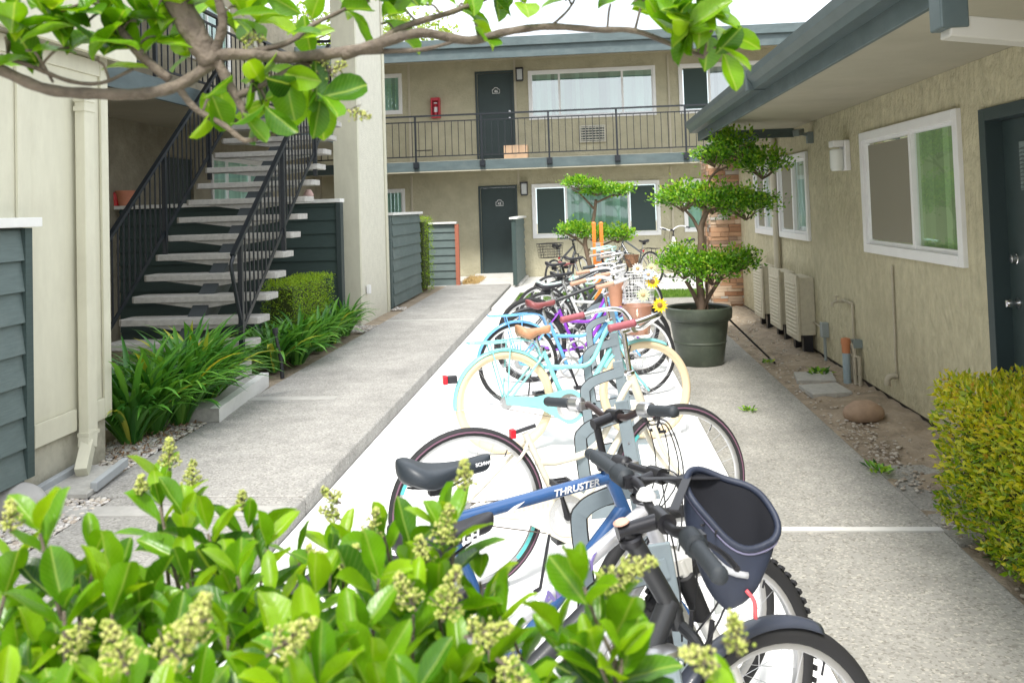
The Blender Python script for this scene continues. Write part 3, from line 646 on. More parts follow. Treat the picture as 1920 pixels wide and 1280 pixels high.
# ================================================================ STAIRS
st = empty('open_stairs', (-3.8, 7.6, 0), 'flight of open concrete treads on a dark steel spine rising to the left walkway', 'stairs')
Y0, Z0, RUN, RISE = 7.61, .41, .240, .193
for k in range(13):
    y, z = Y0+k*RUN, Z0+k*RISE
    P = [(-4.50,y+.03),(-4.46,y),(-3.12,y),(-3.10,y+.02),(-3.10,y+.27),(-3.13,y+.30),(-4.47,y+.30),(-4.50,y+.27)]
    b = MB(); nn = len(P)
    b.add([(px,py,z-.062) for px,py in P]+[(px,py,z) for px,py in P], [tuple(range(nn)), tuple(range(2*nn-1,nn-1,-1))]+[(i,(i+1)%nn,nn+(i+1)%nn,nn+i) for i in range(nn)])
    # haunch below the slab, deeper towards the spine
    b.add([(-4.30,y+.04,z-.063),(-3.30,y+.04,z-.063),(-3.72,y+.04,z-.125),(-3.88,y+.04,z-.125),(-4.30,y+.27,z-.063),(-3.30,y+.27,z-.063),(-3.72,y+.27,z-.125),(-3.88,y+.27,z-.125)],
          [(0,1,2,3),(7,6,5,4),(0,3,7,4),(3,2,6,7),(2,1,5,6),(0,4,5,1)])
    b.build('tread', TREAD, st, bevel=.006)
b = MB(); b.beam((-3.8, Y0-.15, Z0-.38), (-3.8, Y0+13*RUN, Z0+13*RISE-.30), .16, .22); b.build('spine_beam', mat('spine_steel',(.05,.06,.065),.6), st)
def stair_rail(x, lab, k0):
    t = empty('stair_railing', (x, Y0, Z0), lab, 'railing', None)
    s = RISE/RUN; yl, yh = Y0-.20, Y0+12*RUN
    zz = lambda y: Z0+(y-Y0)*s
    up = V(0,0,1)
    b = MB(); b.beam((x,yl,zz(yl)+.96), (x,yh,zz(yh)+.96), .045, .035)
    b.tube(bez([(x,yl+.01,zz(yl)+.95),(x,yl-.03,zz(yl)+.85),(x,yl+.08,zz(yl)+.55),(x,yl+.17,zz(yl)+.33)],5), .019, 8)
    b.build('handrail', IRON, t, smooth=True)
    b = MB(); b.beam((x,Y0-.03,zz(Y0-.03)+.12), (x,yh,zz(yh)+.12), .012, .045); b.build('bottom_rail', IRON, t)
    for j, y in enumerate((Y0-.03, Y0+4.6*RUN, Y0+9.2*RUN)):
        b = MB(); b.beam((x,y,zz(y)-(.35 if j == 0 else .18)), (x,y,zz(y)+.945), .042, .042, up=(0,1,0)); b.build('post', IRON, t)
    first = None; n = 27
    for i in range(n):
        y = Y0+.08+(yh-Y0-.1)*i/n
        if first is None:
            b = MB(); b.beam((x,y,zz(y)+.14), (x,y,zz(y)+.945), .014, .014, up=(0,1,0)); first = b.build('baluster', IRON, t); y00 = y
        else:
            o = first.copy(); col.objects.link(o); o.parent = t; o.location = (0, y-y00, (y-y00)*s)
stair_rail(-3.16, 'black iron handrail and balusters on the path side of the stairs', 0)
stair_rail(-4.45, 'black iron handrail and balusters on the wall side of the stairs', 0)
railing('landing_railing', 'black iron railing across the upper landing at the head of the stairs', (-4.0,12.25), (-3.3,12.25), 3.05, 1.05, 2, 7)
railing('walkway_railing', 'black iron railing along the upper left walkway', (-4.60,5.6), (-4.60,18.6), 3.10, 1.0, 9, 90)
railing('corner_railing', 'black iron railing above the cream rim at the upper left corner', (-3.08,-.4), (-3.08,5.5), 3.16, .95, 5, 50)
# landing pad at the foot of the stairs
t = empty('landing_step', (-3.6, 7, 0), 'grey concrete landing step with white painted edge at the foot of the stairs', 'step')
b = MB(); b.add([(-4.4,6.3,-.1),(-2.83,6.35,-.1),(-2.98,7.72,-.1),(-4.4,7.72,-.1),(-4.4,6.3,.10),(-2.83,6.35,.10),(-2.98,7.72,.10),(-4.4,7.72,.10)], [(0,1,2,3),(4,5,6,7),(0,1,5,4),(1,2,6,5),(2,3,7,6),(3,0,4,7)]); b.build('slab', TREAD, t, bevel=.008)
b = MB(); b.add([(-2.828,6.33,-.02),(-2.976,7.73,-.02),(-2.976,7.73,.105),(-2.828,6.33,.105),(-2.90,6.33,.105),(-3.05,7.73,.105)], [(0,1,2,3),(3,2,5,4)]); b.build('painted_edge', WCAP, t, solid=.006)
b = MB(); b.box(-4.4, -3.12, 7.3, 7.70, .104, .24); b.build('block', TREAD, t, bevel=.006)
# splash block, boulder
t = empty('splash_block', (-2.98, 4.95, 0), 'concrete splash trough under the cream downspout', 'splash block')
b = MB(); b.add([(-3.15,4.62,0),(-2.84,4.62,0),(-2.84,4.62,.03),(-3.15,4.62,.03),(-3.15,5.10,0),(-2.90,5.10,0),(-2.90,5.10,.045),(-3.15,5.10,.045)], [(0,1,2,3),(7,6,5,4),(0,3,7,4),(3,2,6,7),(1,5,6,2),(0,4,5,1)])
b.build('trough', TREAD, t, bevel=.006)
b = MB(); b.beam((-3.14,4.62,.04),(-3.14,5.12,.06),.04,.055); b.beam((-2.85,4.70,.04),(-2.895,5.12,.06),.04,.055); b.build('rim', mat('block_grey',(.36,.38,.39),.8,noise=(8,.1)), t, bevel=.006)
def rock(c, s, mt, label, seed, cat='rock', name='boulder'):
    bm = bmesh.new(); bmesh.ops.create_icosphere(bm, subdivisions=4, radius=1)
    r = np.random.default_rng(seed); D = r.normal(size=(9,3)); D /= np.linalg.norm(D,axis=1)[:,None]; A = r.uniform(.03,.13,9)
    for v in bm.verts:
        n = np.array(v.co); k = 1+float((A*np.maximum(0,(D@n)-.3)).sum())*1.5+.02*math.sin(n[0]*9+seed)*math.sin(n[1]*7)
        v.co = Vector((n[0]*s[0]*k, n[1]*s[1]*k, max(-.6, n[2])*s[2]*k))
    me = bpy.data.meshes.new(name); bm.to_mesh(me); bm.free(); me.shade_smooth(); me.materials.append(mt)
    o = bpy.data.objects.new(name, me); col.objects.link(o); o.location = c; return tag(o, label, cat)
rock((-3.20,4.42,.055), (.20,.12,.10), mat('smooth_stone',(.40,.39,.37),.8,noise=(5,.12),bump=(30,.3,.006)), 'smooth grey oval boulder under the left patio wall', 3)
rock((2.03,6.68,-.06), (.135,.10,.085), mat('brown_stone',(.36,.25,.17),.85,noise=(8,.2),bump=(25,.6,.01)), 'reddish brown rock on the bare earth by the right wall', 5)
for y, x, a, lab in ((7.62,2.0,.1,'flat concrete paver nearer the camera on the bare earth'),(8.15,2.05,-.15,'flat concrete paver just beyond the nearer one by the pipes')):
    b = MB(); b.box(-.17,.17,-.17,.17,0,.045); o = b.build('paver', SMOOTHC if False else TREAD, None, bevel=.006, label=lab, cat='paver', local=True); o.location = (x,y,-.125); o.rotation_euler = (.03,-.02,a)
b = MB(); b.tube([(1.42,9.3,.36),(1.86,9.2,-.10),(1.87,9.0,-.11)], .011, 6); b.build('iron_rod', BLKM, None, label='thin dark iron rod leaning from the planter onto the bare earth', cat='rod')
b = MB(); b.tube([(-2.98,8.1,-.02),(-2.99,8.11,.12),(-3.05,8.12,.42)], [.022,.018,.016], 8); b.lathe([(0,0),(.028,.0),(.028,.05),(0,.055)], (-3.05,8.12,.41), n=10); b.build('sprinkler_riser', BLKP, None, label='leaning black sprinkler riser by the lower end of the stair bed', cat='sprinkler')
# flower pots on the low wall
t = empty('flower_pot', (-6.05,10.94,1.75), 'terracotta pot on the white cap of the wall behind the stairs', 'flower pot')
b = MB(); b.lathe([(0,0),(.085,0),(.115,.16),(.125,.16),(.13,.20),(.115,.20),(.10,.17),(0,.17)], (-6.13,10.94,1.752), n=20); b.build('pot', mat('terracotta',(.55,.22,.13),.7,noise=(10,.1)), t, smooth=True)
t = empty('watering_can', (-6.21,10.93,1.75), 'bright red pot half hidden by the corner on the same white cap', 'pot')
b = MB(); b.lathe([(0,0),(.07,0),(.08,.15),(.08,.18),(.07,.18),(.06,.15),(0,.15)], (-6.27,10.93,1.752), n=18); b.build('pot', mat('red_glaze',(.6,.015,.02),.35), t, smooth=True); t.name = 'red_pot'
b = MB(); b.lathe([(0,0),(.05,0),(.07,.06),(.05,.10),(.03,.13),(0,.13)], (-3.62,10.94,1.752), n=14); b.build('clay_figure', mat('clay_pink',(.5,.34,.3),.8,noise=(12,.2)), None, smooth=True, label='small pinkish clay ornament on the white cap behind the upper stair treads', cat='ornament')
# ================================================================ PLANTS
def nrmz(a): return a/np.maximum(np.linalg.norm(a, axis=1), 1e-9)[:, None]
T_S = (np.array([(0,0,0),(-.5,.5,.06),(0,.52,0),(.5,.5,.06),(0,1,-.05)]), [(0,2,1),(0,3,2),(1,2,4),(2,3,4)])
def t_big(nr=7, curl=.18, fold=.12):
    v = []; f = []
    for i in range(nr):
        t = [0,.14,.32,.52,.72,.9,1][i] if nr == 7 else i/(nr-1); wd = .5*[.04,.45,.80,1.0,.90,.58,.05][i] if nr == 7 else (.5*math.sin(math.pi*t) if 0 < i < nr-1 else .02)
        for x in (-1,-.5,0,.5,1): v.append((x*wd, t, fold*abs(x)*wd*2-curl*t*t+.02*math.sin(t*9+x)))
    for i in range(nr-1):
        for j in range(4): f.append((i*5+j, i*5+j+1, (i+1)*5+j+1, (i+1)*5+j))
    return np.array(v), f
T_B = [t_big(7, c, fo) for c, fo in ((.10,.16),(.22,.2),(.32,.08),(-.06,.2))]
T_M = (lambda q: q)(t_big(4, .15, .15))
def leaves(name, pos, axis, nrm, L, W, tone, mt, parent=None, T=T_S, smooth=False, **kw):
    n = len(pos); axis = nrmz(axis); nrm = nrm-axis*(nrm*axis).sum(1)[:,None]; nrm = nrmz(nrm); side = np.cross(axis, nrm)
    tv, tf = T; k = len(tv); L = np.broadcast_to(L, n); W = np.broadcast_to(W, n)
    P = pos[:,None,:]+tv[None,:,1,None]*(L[:,None]*axis)[:,None,:]+tv[None,:,0,None]*(W[:,None]*side)[:,None,:]+tv[None,:,2,None]*(L[:,None]*nrm)[:,None,:]
    P = P.reshape(-1,3)
    if parent is not None: off = np.array(BASE[parent.name])
    else: mn, mx = P.min(0), P.max(0); off = np.array([(mn[0]+mx[0])/2, (mn[1]+mx[1])/2, mn[2]])
    P = P-off; F = []
    for f in tf: F.append(np.array(f)[None,:]+(np.arange(n)*k)[:,None])
    me = bpy.data.meshes.new(name); faces = [tuple(r) for A in F for r in A.tolist()]
    me.from_pydata(P.tolist(), [], faces); at = me.attributes.new('tone','FLOAT','POINT'); at.data.foreach_set('value', np.repeat(tone, k).astype(np.float32))
    me.materials.append(mt)
    if smooth: me.shade_smooth()
    o = bpy.data.objects.new(name, me); col.objects.link(o); o.parent = parent
    if parent is None: o.location = off
    BASE[o.name] = Vector(off); return tag(o, **kw)
def merge_leaves(name, parts, mt, parent, **kw):
    """several templates in one mesh: parts = list of (args, T)"""
    V_, F_, A_ = [], [], []; X_, Y_ = [], []; n0 = 0
    off = np.array(BASE[parent.name])
    for (pos, axis, nrm, L, W, tone), T in parts:
        n = len(pos); axis = nrmz(axis); nrm = nrmz(nrm-axis*(nrm*axis).sum(1)[:,None]); side = np.cross(axis, nrm); tv, tf = T; k = len(tv)
        P = pos[:,None,:]+tv[None,:,1,None]*(L[:,None]*axis)[:,None,:]+tv[None,:,0,None]*(W[:,None]*side)[:,None,:]+tv[None,:,2,None]*(L[:,None]*nrm)[:,None,:]
        V_.append(P.reshape(-1,3)-off); A_.append(np.repeat(tone, k)); X_.append(np.tile(tv[:,0], n)); Y_.append(np.tile(tv[:,1], n))
        for f in tf: F_ += (np.array(f)[None,:]+(np.arange(n)*k)[:,None]+n0).tolist()
        n0 += n*k
    me = bpy.data.meshes.new(name); me.from_pydata(np.concatenate(V_).tolist(), [], F_)
    at = me.attributes.new('tone','FLOAT','POINT'); at.data.foreach_set('value', np.concatenate(A_).astype(np.float32)); me.materials.append(mt); me.shade_smooth()
    for nm, q in (('lx', X_), ('ly', Y_)): at = me.attributes.new(nm,'FLOAT','POINT'); at.data.foreach_set('value', np.concatenate(q).astype(np.float32))
    o = bpy.data.objects.new(name, me); col.objects.link(o); o.parent = parent; BASE[o.name] = BASE[parent.name]; return tag(o, **kw)

L_HEDGE = leafmat('hedge_leaf', [(.05,.12,.01),(.16,.29,.012),(.40,.46,.02),(.58,.54,.03),(.44,.28,.04)], .4, .35)
L_BOX = leafmat('boxwood_leaf', [(.08,.16,.01),(.24,.42,.015),(.48,.64,.03)], .45, .3)
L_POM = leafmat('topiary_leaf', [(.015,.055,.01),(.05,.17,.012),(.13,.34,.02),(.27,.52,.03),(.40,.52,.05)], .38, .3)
L_AGA = leafmat('lily_leaf', [(.018,.075,.015),(.03,.12,.025),(.06,.19,.04),(.10,.24,.05)], .33, .25)
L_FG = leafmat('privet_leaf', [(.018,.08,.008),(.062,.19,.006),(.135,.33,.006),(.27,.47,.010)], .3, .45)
veins(L_FG)
L_TREE = leafmat('tree_leaf', [(.10,.16,.02),(.22,.34,.05),(.36,.46,.09)], .5, .4)
L_GRASS = leafmat('grass_blade', [(.07,.17,.02),(.15,.30,.03),(.25,.38,.07)], .6, .3)
L_DRY = leafmat('dry_grass', [(.5,.36,.15),(.62,.48,.25),(.45,.3,.12)], .8, .2)
BARK = mat('bark', (.17,.12,.085), .85, noise=(18,.3), bump=(45,.8,.006), st=(1,1,.35))
BARK_G = mat('bark_grey', (.13,.105,.08), .85, noise=(30,.35), bump=(110,1.0,.006), dirt=(55,(.22,.18,.13),.5))

def clump_points(r, c, rad, n, m=None, spread=.30):
    """leaf positions gathered in sub clumps over an ellipsoid"""
    m = m or max(5, n//45)
    d = nrmz(r.normal(size=(m,3))); d[:,2] = np.where(d[:,2] < -.3, -d[:,2]*.4, d[:,2])
    k = r.uniform(.45,1.0,m)[:,None]; C = d*k
    idx = r.integers(0, m, n); p = C[idx]+r.normal(size=(n,3))*spread*np.array([.8,.8,.6])
    outw = nrmz(p+1e-6)
    return c+p*np.array(rad), outw, (C[idx,2]+1)/2
def topiary(name, loc, label, trunk, limbs, pads, leaf_L, mt, group=None):
    t = empty(name, loc, label, 'tree', group)
    b = MB()
    for pts, rr in trunk: q = bez(pts, 6); b.tube(q, [rr[0]+(rr[1]-rr[0])*i/(len(q)-1) for i in range(len(q))], 10)
    b.build('trunk', BARK, t, smooth='all')
    b = MB()
    for pts, rr in limbs: q = bez(pts, 5); b2 = MB(); b2.tube(q, [rr[0]+(rr[1]-rr[0])*i/(len(q)-1) for i in range(len(q))], 7); b2.build('branch', BARK, t, smooth='all')
    for c, rad, n in pads:     # spray of twigs inside each pad
        for i in range(16):
            a = random.uniform(0, 6.28); k = random.uniform(.5,.85)
            e = (c[0]+math.cos(a)*rad[0]*k, c[1]+math.sin(a)*rad[1]*k, c[2]+rad[2]*random.uniform(-.3,.5))
            b.tube(bez([(c[0],c[1],c[2]-rad[2]*.7),((c[0]+e[0])/2,(c[1]+e[1])/2,c[2]-rad[2]*.35),e],3), [.007]*3+[.005]*3+[.003], 5)
    b.build('twigs', BARK, t, smooth='all')
    for i, (c, rad, n) in enumerate(pads):
        r = np.random.default_rng(int(abs(c[0])*1000)+i*17+int(c[2]*100)); n = int(n*1.05); rad = (rad[0]*.93, rad[1]*.95, rad[2]*1.12); P, O, H = clump_points(r, np.array(c), rad, n, max(8, n//60), .31)
        ax = nrmz(O*.8+r.normal(size=P.shape)*.6+np.array([0,0,.45])); nr = r.normal(size=P.shape)*.5+np.array([0,0,1.0])
        L = r.uniform(.75,1.25,n)*leaf_L; tone = np.clip(r.normal(.50,.20,n)+(H-.5)*.6, 0, 1)  # higher leaves of each pad take paler colours
        leaves('crown', P, ax, nr, L, L*.6, tone, mt, t)
    return t

# potted topiary
PX, PY = 1.12, 8.95
t = empty('planter', (PX, PY, -.1), 'large dark green rolled rim pot standing at the edge of the paved strip', 'planter')
POTM = mat('green_plastic', (.058,.072,.052), .45, noise=(5,.15), bump=(40,.06,.002), dirt=(7,(.15,.16,.12),.3))
b = MB(); b.lathe([(0,0),(.225,0),(.235,.02),(.262,.22),(.268,.225),(.268,.235),(.265,.24),(.292,.43),(.298,.435),(.298,.45),(.318,.455),(.330,.47),(.338,.53),(.335,.575),(.318,.585),(.300,.57),(.292,.50),(0,.50)], (PX,PY,-.098), n=56); b.build('pot', POTM, t, smooth=True)
b = MB()
for i in range(260):
    a, k = random.uniform(0,6.28), .285*math.sqrt(random.random()); s = random.uniform(.012,.03); x, y = PX+k*math.cos(a), PY+k*math.sin(a)
    b.beam((x-s,y,.41+random.uniform(-.01,.015)), (x+s,y+random.uniform(-s,s),.415+random.uniform(-.01,.02)), s*.9, s*.5, a=random.random())
b.build('bark_mulch', attrmat('mulch', [(.06,.035,.025),(.14,.08,.05),(.22,.14,.09),(.10,.06,.045)], .9), t)
topiary('cloud_pruned_tree', (PX, PY, .40), 'tall cloud pruned shrub with three leafy tiers in the green planter',
  [([(PX+.02,PY,.38),(PX+.03,PY,.55),(PX+.02,PY,.80),(PX+.05,PY,1.12),(PX+.06,PY,1.30),(PX+.12,PY,1.45)], (.045,.028)), ([(PX+.02,PY,.45),(PX-.05,PY-.02,.62),(PX-.12,PY,.75)], (.028,.018)), ([(PX+.03,PY,.45),(PX+.14,PY+.02,.62),(PX+.25,PY,.78)], (.026,.016)), ([(PX+.09,PY+.03,.40),(PX+.10,PY+.03,.9),(PX+.10,PY+.02,1.2)], (.014,.010))],
  [([(PX+.06,PY,1.2),(PX-.02,PY,1.38),(PX-.12,PY,1.50)], (.022,.012)), ([(PX+.12,PY,1.45),(PX+.3,PY,1.5),(PX+.48,PY,1.50)], (.02,.01)), ([(PX+.10,PY,1.42),(PX+.13,PY,1.7),(PX+.22,PY,1.85),(PX+.38,PY,1.92)], (.018,.010)), ([(PX+.22,PY,1.85),(PX+.35,PY,1.98),(PX+.6,PY,1.92)], (.010,.006))],
  [((PX-.14,PY,.90),(.30,.30,.19),1500),((PX+.14,PY-.08,.86),(.34,.30,.22),1900),((PX+.40,PY,.93),(.24,.28,.15),1000),
   ((PX-.12,PY,1.58),(.26,.26,.17),1300),((PX+.18,PY,1.56),(.30,.28,.19),1500),((PX+.52,PY,1.50),(.34,.28,.21),1900),
   ((PX+.22,PY,2.0),(.20,.22,.13),800),((PX+.46,PY,2.10),(.28,.25,.16),1300),((PX+.70,PY,1.90),(.26,.25,.19),1300)], .042, L_POM)
FXx, FYy = 0.02, 14.6
topiary('cloud_pruned_tree', (FXx, FYy, -.08), 'slender cloud pruned tree with two flat tiers growing behind the orange post',
  [([(FXx,FYy,-.1),(FXx+.02,FYy,.5),(FXx-.05,FYy,.95),(FXx+.10,FYy,1.3),(FXx+.16,FYy,1.66)], (.05,.025))],
  [([(FXx+.12,FYy,1.5),(FXx-.1,FYy,1.75),(FXx-.25,FYy,1.85)], (.02,.01)), ([(FXx+.16,FYy,1.6),(FXx+.4,FYy,1.7),(FXx+.6,FYy,1.72)], (.02,.01)), ([(FXx,FYy,.8),(FXx-.2,FYy,1.0),(FXx-.35,FYy,1.1)], (.02,.01)), ([(FXx,FYy,.8),(FXx+.3,FYy,.9),(FXx+.5,FYy,.98)], (.02,.01))],
  [((FXx-.12,FYy,1.92),(.30,.3,.14),900),((FXx+.18,FYy,1.80),(.28,.3,.12),800),((FXx+.52,FYy,1.78),(.30,.3,.12),900),
   ((FXx-.22,FYy,1.12),(.32,.3,.17),1000),((FXx+.12,FYy,1.05),(.34,.34,.17),1100),((FXx+.50,FYy,1.02),(.28,.3,.16),900)], .055, L_POM)
# small strappy plant at its foot
def strap_plant(c, n, L0, L1, w0, mt, seed, name='lily_clump', label=None, group=None, elev=(45,85), droop=1.0, parent=None, cat='plant', yellow=0):
    r = np.random.default_rng(seed); Vv = []; Ff = []; A = []; seg = 8
    for i in range(n):
        az = r.uniform(0, 2*math.pi); L = r.uniform(L0, L1); e = R(r.uniform(*elev)); d = np.array([math.cos(az), math.sin(az)]); off = d*r.uniform(0,.07)
        p = np.array([c[0]+off[0], c[1]+off[1], c[2]]); w = w0*r.uniform(.8,1.2); sd = np.array([-d[1], d[0], 0]); n0 = len(Vv); a = 0.97+.03*r.random() if r.random() < yellow else np.clip(r.normal(.45,.2),0,.93)
        de = R(r.uniform(65,125))*droop; tw = r.normal()*.12
        for s in range(seg+1):
            t = s/seg; an = e-de*t**1.5; ww = w*(min(1, .55+t*1.6) if t < .5 else max(.04, 1-((t-.5)/.5)**2.2))*.5
            nrm = np.array([-d[0]*math.sin(an), -d[1]*math.sin(an), math.cos(an)])
            sdd = sd+nrm*tw*t
            for x in (-1, 0, 1): Vv.append(tuple(p+sdd*x*ww+nrm*abs(x)*ww*.35)); A.append(a)
            p = p+np.array([d[0]*math.cos(an), d[1]*math.cos(an), math.sin(an)])*L/seg; p[2] = max(p[2], c[2]+.012)
        for s in range(seg):
            for x in range(2): Ff.append((n0+s*3+x, n0+s*3+x+1, n0+(s+1)*3+x+1, n0+(s+1)*3+x))
    b = MB(); b.v = Vv; b.f = Ff; b.at = A
    return b.build(name, mt, parent, smooth='all', label=label, cat=cat if parent is None else None, group=group)
L_AGA2 = leafmat('lily_leaf_yellowed', [(.02,.10,.015),(.045,.18,.025),(.09,.27,.04),(.14,.36,.05),(.20,.42,.07),(.75,.62,.06)], .33, .25)
beds = [(-3.22,5.78,'nearest strappy lily clump touching the cream corner wall'),(-3.20,6.05,'dense lily clump just behind the nearest one against the wall side'),(-3.12,6.30,'lily clump hanging over the path edge before the landing step'),(-3.25,6.55,'lily clump between the landing step and the shaded wall'),(-3.15,6.75,'lily clump crowding the near corner of the landing step'),(-3.35,6.95,'lily clump under the lowest stair treads'),
  (-3.15,8.35,'lily clump beside the leaning sprinkler riser'),(-3.06,8.75,'low lily clump on the path edge past the sprinkler'),(-3.15,9.1,'lily clump in front of the clipped box hedge'),(-3.08,9.55,'lily clump on the path side of the clipped box hedge'),(-3.10,10.1,'tall lily clump beside the far end of the clipped box hedge'),(-3.10,10.7,'farthest lily clump leaning against the pale column'),(-3.35,8.6,'lily clump at the foot of the stair newel')]
for i, (x, y, lab) in enumerate(beds):
    strap_plant((x,y,0), 125 if i < 6 else 90, .50 if i < 6 else .40, .88 if i < 6 else .66, .040, L_AGA2, 20+i, label=lab, group='lily clumps in the stair beds', yellow=.003, elev=(52,88), droop=.9)
strap_plant((.16,14.3,-.08), 60, .3, .6, .03, L_AGA2, 60, label='strappy plant at the foot of the far cloud pruned tree', elev=(60,88), droop=.7)
def box_hedge(x0, x1, y0, y1, z0, z1, n, L, mt, label, seed, name='clipped_hedge', faces='-x+x-y+z', depth=.05, ragged=.02, top=None):
    r = np.random.default_rng(seed); t = empty(name, ((x0+x1)/2,(y0+y1)/2,z0), label, 'hedge'); P = []; O = []
    ar = {'-x':(y1-y0)*(z1-z0),'+x':(y1-y0)*(z1-z0),'-y':(x1-x0)*(z1-z0),'+z':(x1-x0)*(y1-y0)}; fs = [faces[i:i+2] for i in range(0,len(faces),2)]; tot = sum(ar[f] for f in fs)
    bump = r.uniform(0,6.28,(6,))
    for f in fs:
        k = int(n*ar[f]/tot); u, v = r.random(k), r.random(k); dp = np.abs(r.normal(size=k))*depth-ragged*(.5+.5*np.sin(u*14+bump[0])*np.sin(v*11+bump[1]))-ragged*r.random(k)
        if f == '-x': p = np.stack([x0+dp, y0+(y1-y0)*u, z0+(z1-z0)*v],1); o = (-1,0,0)
        if f == '+x': p = np.stack([x1-dp, y0+(y1-y0)*u, z0+(z1-z0)*v],1); o = (1,0,0)
        if f == '-y': p = np.stack([x0+(x1-x0)*u, y0+dp, z0+(z1-z0)*v],1); o = (0,-1,0)
        if f == '+z': p = np.stack([x0+(x1-x0)*u, y0+(y1-y0)*v, z1-dp],1); o = (0,0,1)
        P.append(p); O.append(np.tile(o,(k,1)))
    P = np.concatenate(P); O = np.concatenate(O).astype(float); m = len(P)
    ax = nrmz(O*.7+r.normal(size=P.shape)*.65+np.array([0,0,.35])); nr = O*.6+r.normal(size=P.shape)*.5+np.array([0,0,.5])
    Ls = r.uniform(.7,1.25,m)*L; tone = np.clip(r.normal(.45,.2,m)+.25*(P[:,2]-z0)/(z1-z0)-.12, 0, 1)  # colours move up the ramp with height
    leaves('foliage', P, ax, nr, Ls, Ls*.42, tone, mt, t)
    b = MB(); q = depth*1.5; r2 = random.Random(seed)
    for i in range(int(120+n/60)):
        x, y = r2.uniform(x0+q,x1-q), r2.uniform(y0+q,y1-q); z = r2.uniform(z0+.1,z1-q)
        b.tube([((x*.6+(x0+x1)/2*.4),y,z0),(x,y,z)], [.006,.003], 4)
    b.build('stems', BARK, t)
    b = MB(); b.box(x0+q, x1-q, y0+q, y1-q, z0+.08, z1-q); b.build('dark_core', attrmat('dark_core_fill',[(.035,.045,.012),(.05,.07,.015)],.95), t)  # added dark box; blocks see-through, inner shade put into its colour
    return t
box_hedge(-3.62,-3.22,9.25,10.65,0,.80,11000,.026,L_BOX,'bright clipped box hedge in the bed under the stairs',31)
box_hedge(-3.42,-3.06,16.15,16.9,0,1.42,3500,.03,L_BOX,'narrow upright clipped hedge between the two board fences',32)
box_hedge(1.71,2.9,2.0,4.44,-.02,.64,36000,.036,L_HEDGE,'thick yellow and bronze leaved hedge at the right edge',33,faces='-x-y+z', depth=.05, ragged=.03)
# grass, weeds
def tufts(name, areas, n, h, mt, label, seed, kind='stuff'):
    r = np.random.default_rng(seed); x0,x1,y0,y1,z = areas; P = np.stack([r.uniform(x0,x1,n), r.uniform(y0,y1,n), np.full(n,z)],1)
    ax = r.normal(size=(n,3))*.35+np.array([0,0,1.]); nr = r.normal(size=(n,3)); L = r.uniform(.6,1.2,n)*h
    return leaves(name, P, ax, nr, L, L*.16, r.random(n), mt, None, label=label, kind=kind)
tufts('lawn_grass', (-1.28,8,15.22,16.33,-.10), 30000, .06, L_GRASS, 'strip of bright green lawn before the far walkway', 40)
b = MB(); b.box(-1.3, 8, 15.21, 16.34, -.3, -.105); struct(b, 'lawn_soil', mat('lawn_soil',(.10,.16,.04),.95))
tufts('dry_grass', (-2.62,-2.30,17.75,18.9,-.012), 700, .12, L_DRY, 'patch of dry straw coloured grass beside the lower door', 41)
for x, y, s, lab in ((1.22,6.9,.05,'small green weed in the crack nearest the cream tyre'),(1.70,5.35,.07,'weed with green leaves beside the door slab joint'),(1.83,4.1,.08,'leafy weed under the left foot of the yellow hedge'),(2.12,8.3,.10,'grassy weed against the supply pipes'),(1.78,8.9,.05,'low weed on the paved edge beyond the pavers'),(1.9,3.55,.07,'weed nearest the camera beneath the yellow hedge')):
    r = np.random.default_rng(int(y*100)); n = 46; a = r.uniform(0,6.28,n); k = r.random(n)*s
    P = np.stack([x+k*np.cos(a), y+k*np.sin(a), np.full(n,-.1)+r.random(n)*.02],1); ax = np.stack([np.cos(a),np.sin(a),r.uniform(.2,1.2,n)],1)
    leaves('weed', P, ax, r.normal(size=(n,3))*.3+np.array([0,0,1]), r.uniform(.5,1.2,n)*s*.9, r.uniform(.5,1.2,n)*s*.35, r.random(n), L_POM, None, label=lab, cat='weed')
# pebbles: one heap nobody could count
def pebbles(name, areas, n, s0, s1, mt, label, seed):
    r = np.random.default_rng(seed); tv = []; 
    for a in range(6): tv.append((math.cos(a*math.pi/3)*.95, math.sin(a*math.pi/3)*.95, .25))
    for a in range(5): tv.append((math.cos(a*1.2566+.3)*.55, math.sin(a*1.2566+.3)*.55, .62))
    for a in range(6): tv.append((math.cos(a*math.pi/3+.2)*.8, math.sin(a*math.pi/3+.2)*.8, -.3))
    bm = bmesh.new(); [bm.verts.new(v) for v in tv]; bmesh.ops.convex_hull(bm, input=bm.verts); bm.verts.ensure_lookup_table()
    tv = np.array([v.co[:] for v in bm.verts]); bm.verts.index_update(); tf = [tuple(v.index for v in f.verts) for f in bm.faces]; bm.free(); k = len(tv)
    tot = sum((a[1]-a[0])*(a[3]-a[2])*a[5] for a in areas); Vv = []; Ff = []; A = []; m = 0
    for a in areas:
        q = int(n*(a[1]-a[0])*(a[3]-a[2])*a[5]/tot)
        for i in range(q):
            s = r.uniform(s0,s1); S = np.array([s*r.uniform(.8,1.4), s*r.uniform(.7,1.1), s*r.uniform(.5,.8)]); an = r.uniform(0,6.28); ca, sa = math.cos(an), math.sin(an)
            p = tv*S*r.uniform(.88,1.12,(k,1)); p = np.stack([p[:,0]*ca-p[:,1]*sa, p[:,0]*sa+p[:,1]*ca, p[:,2]],1)+np.array([r.uniform(a[0],a[1]), r.uniform(a[2],a[3]), a[4]+r.uniform(0,s*.7)])
            Vv += p.tolist(); Ff += [tuple(x+m*k for x in f) for f in tf]; A += [r.random()]*k; m += 1
    b = MB(); b.v = Vv; b.f = Ff; b.at = A; return b.build(name, mt, None, smooth='all', label=label, kind='stuff')
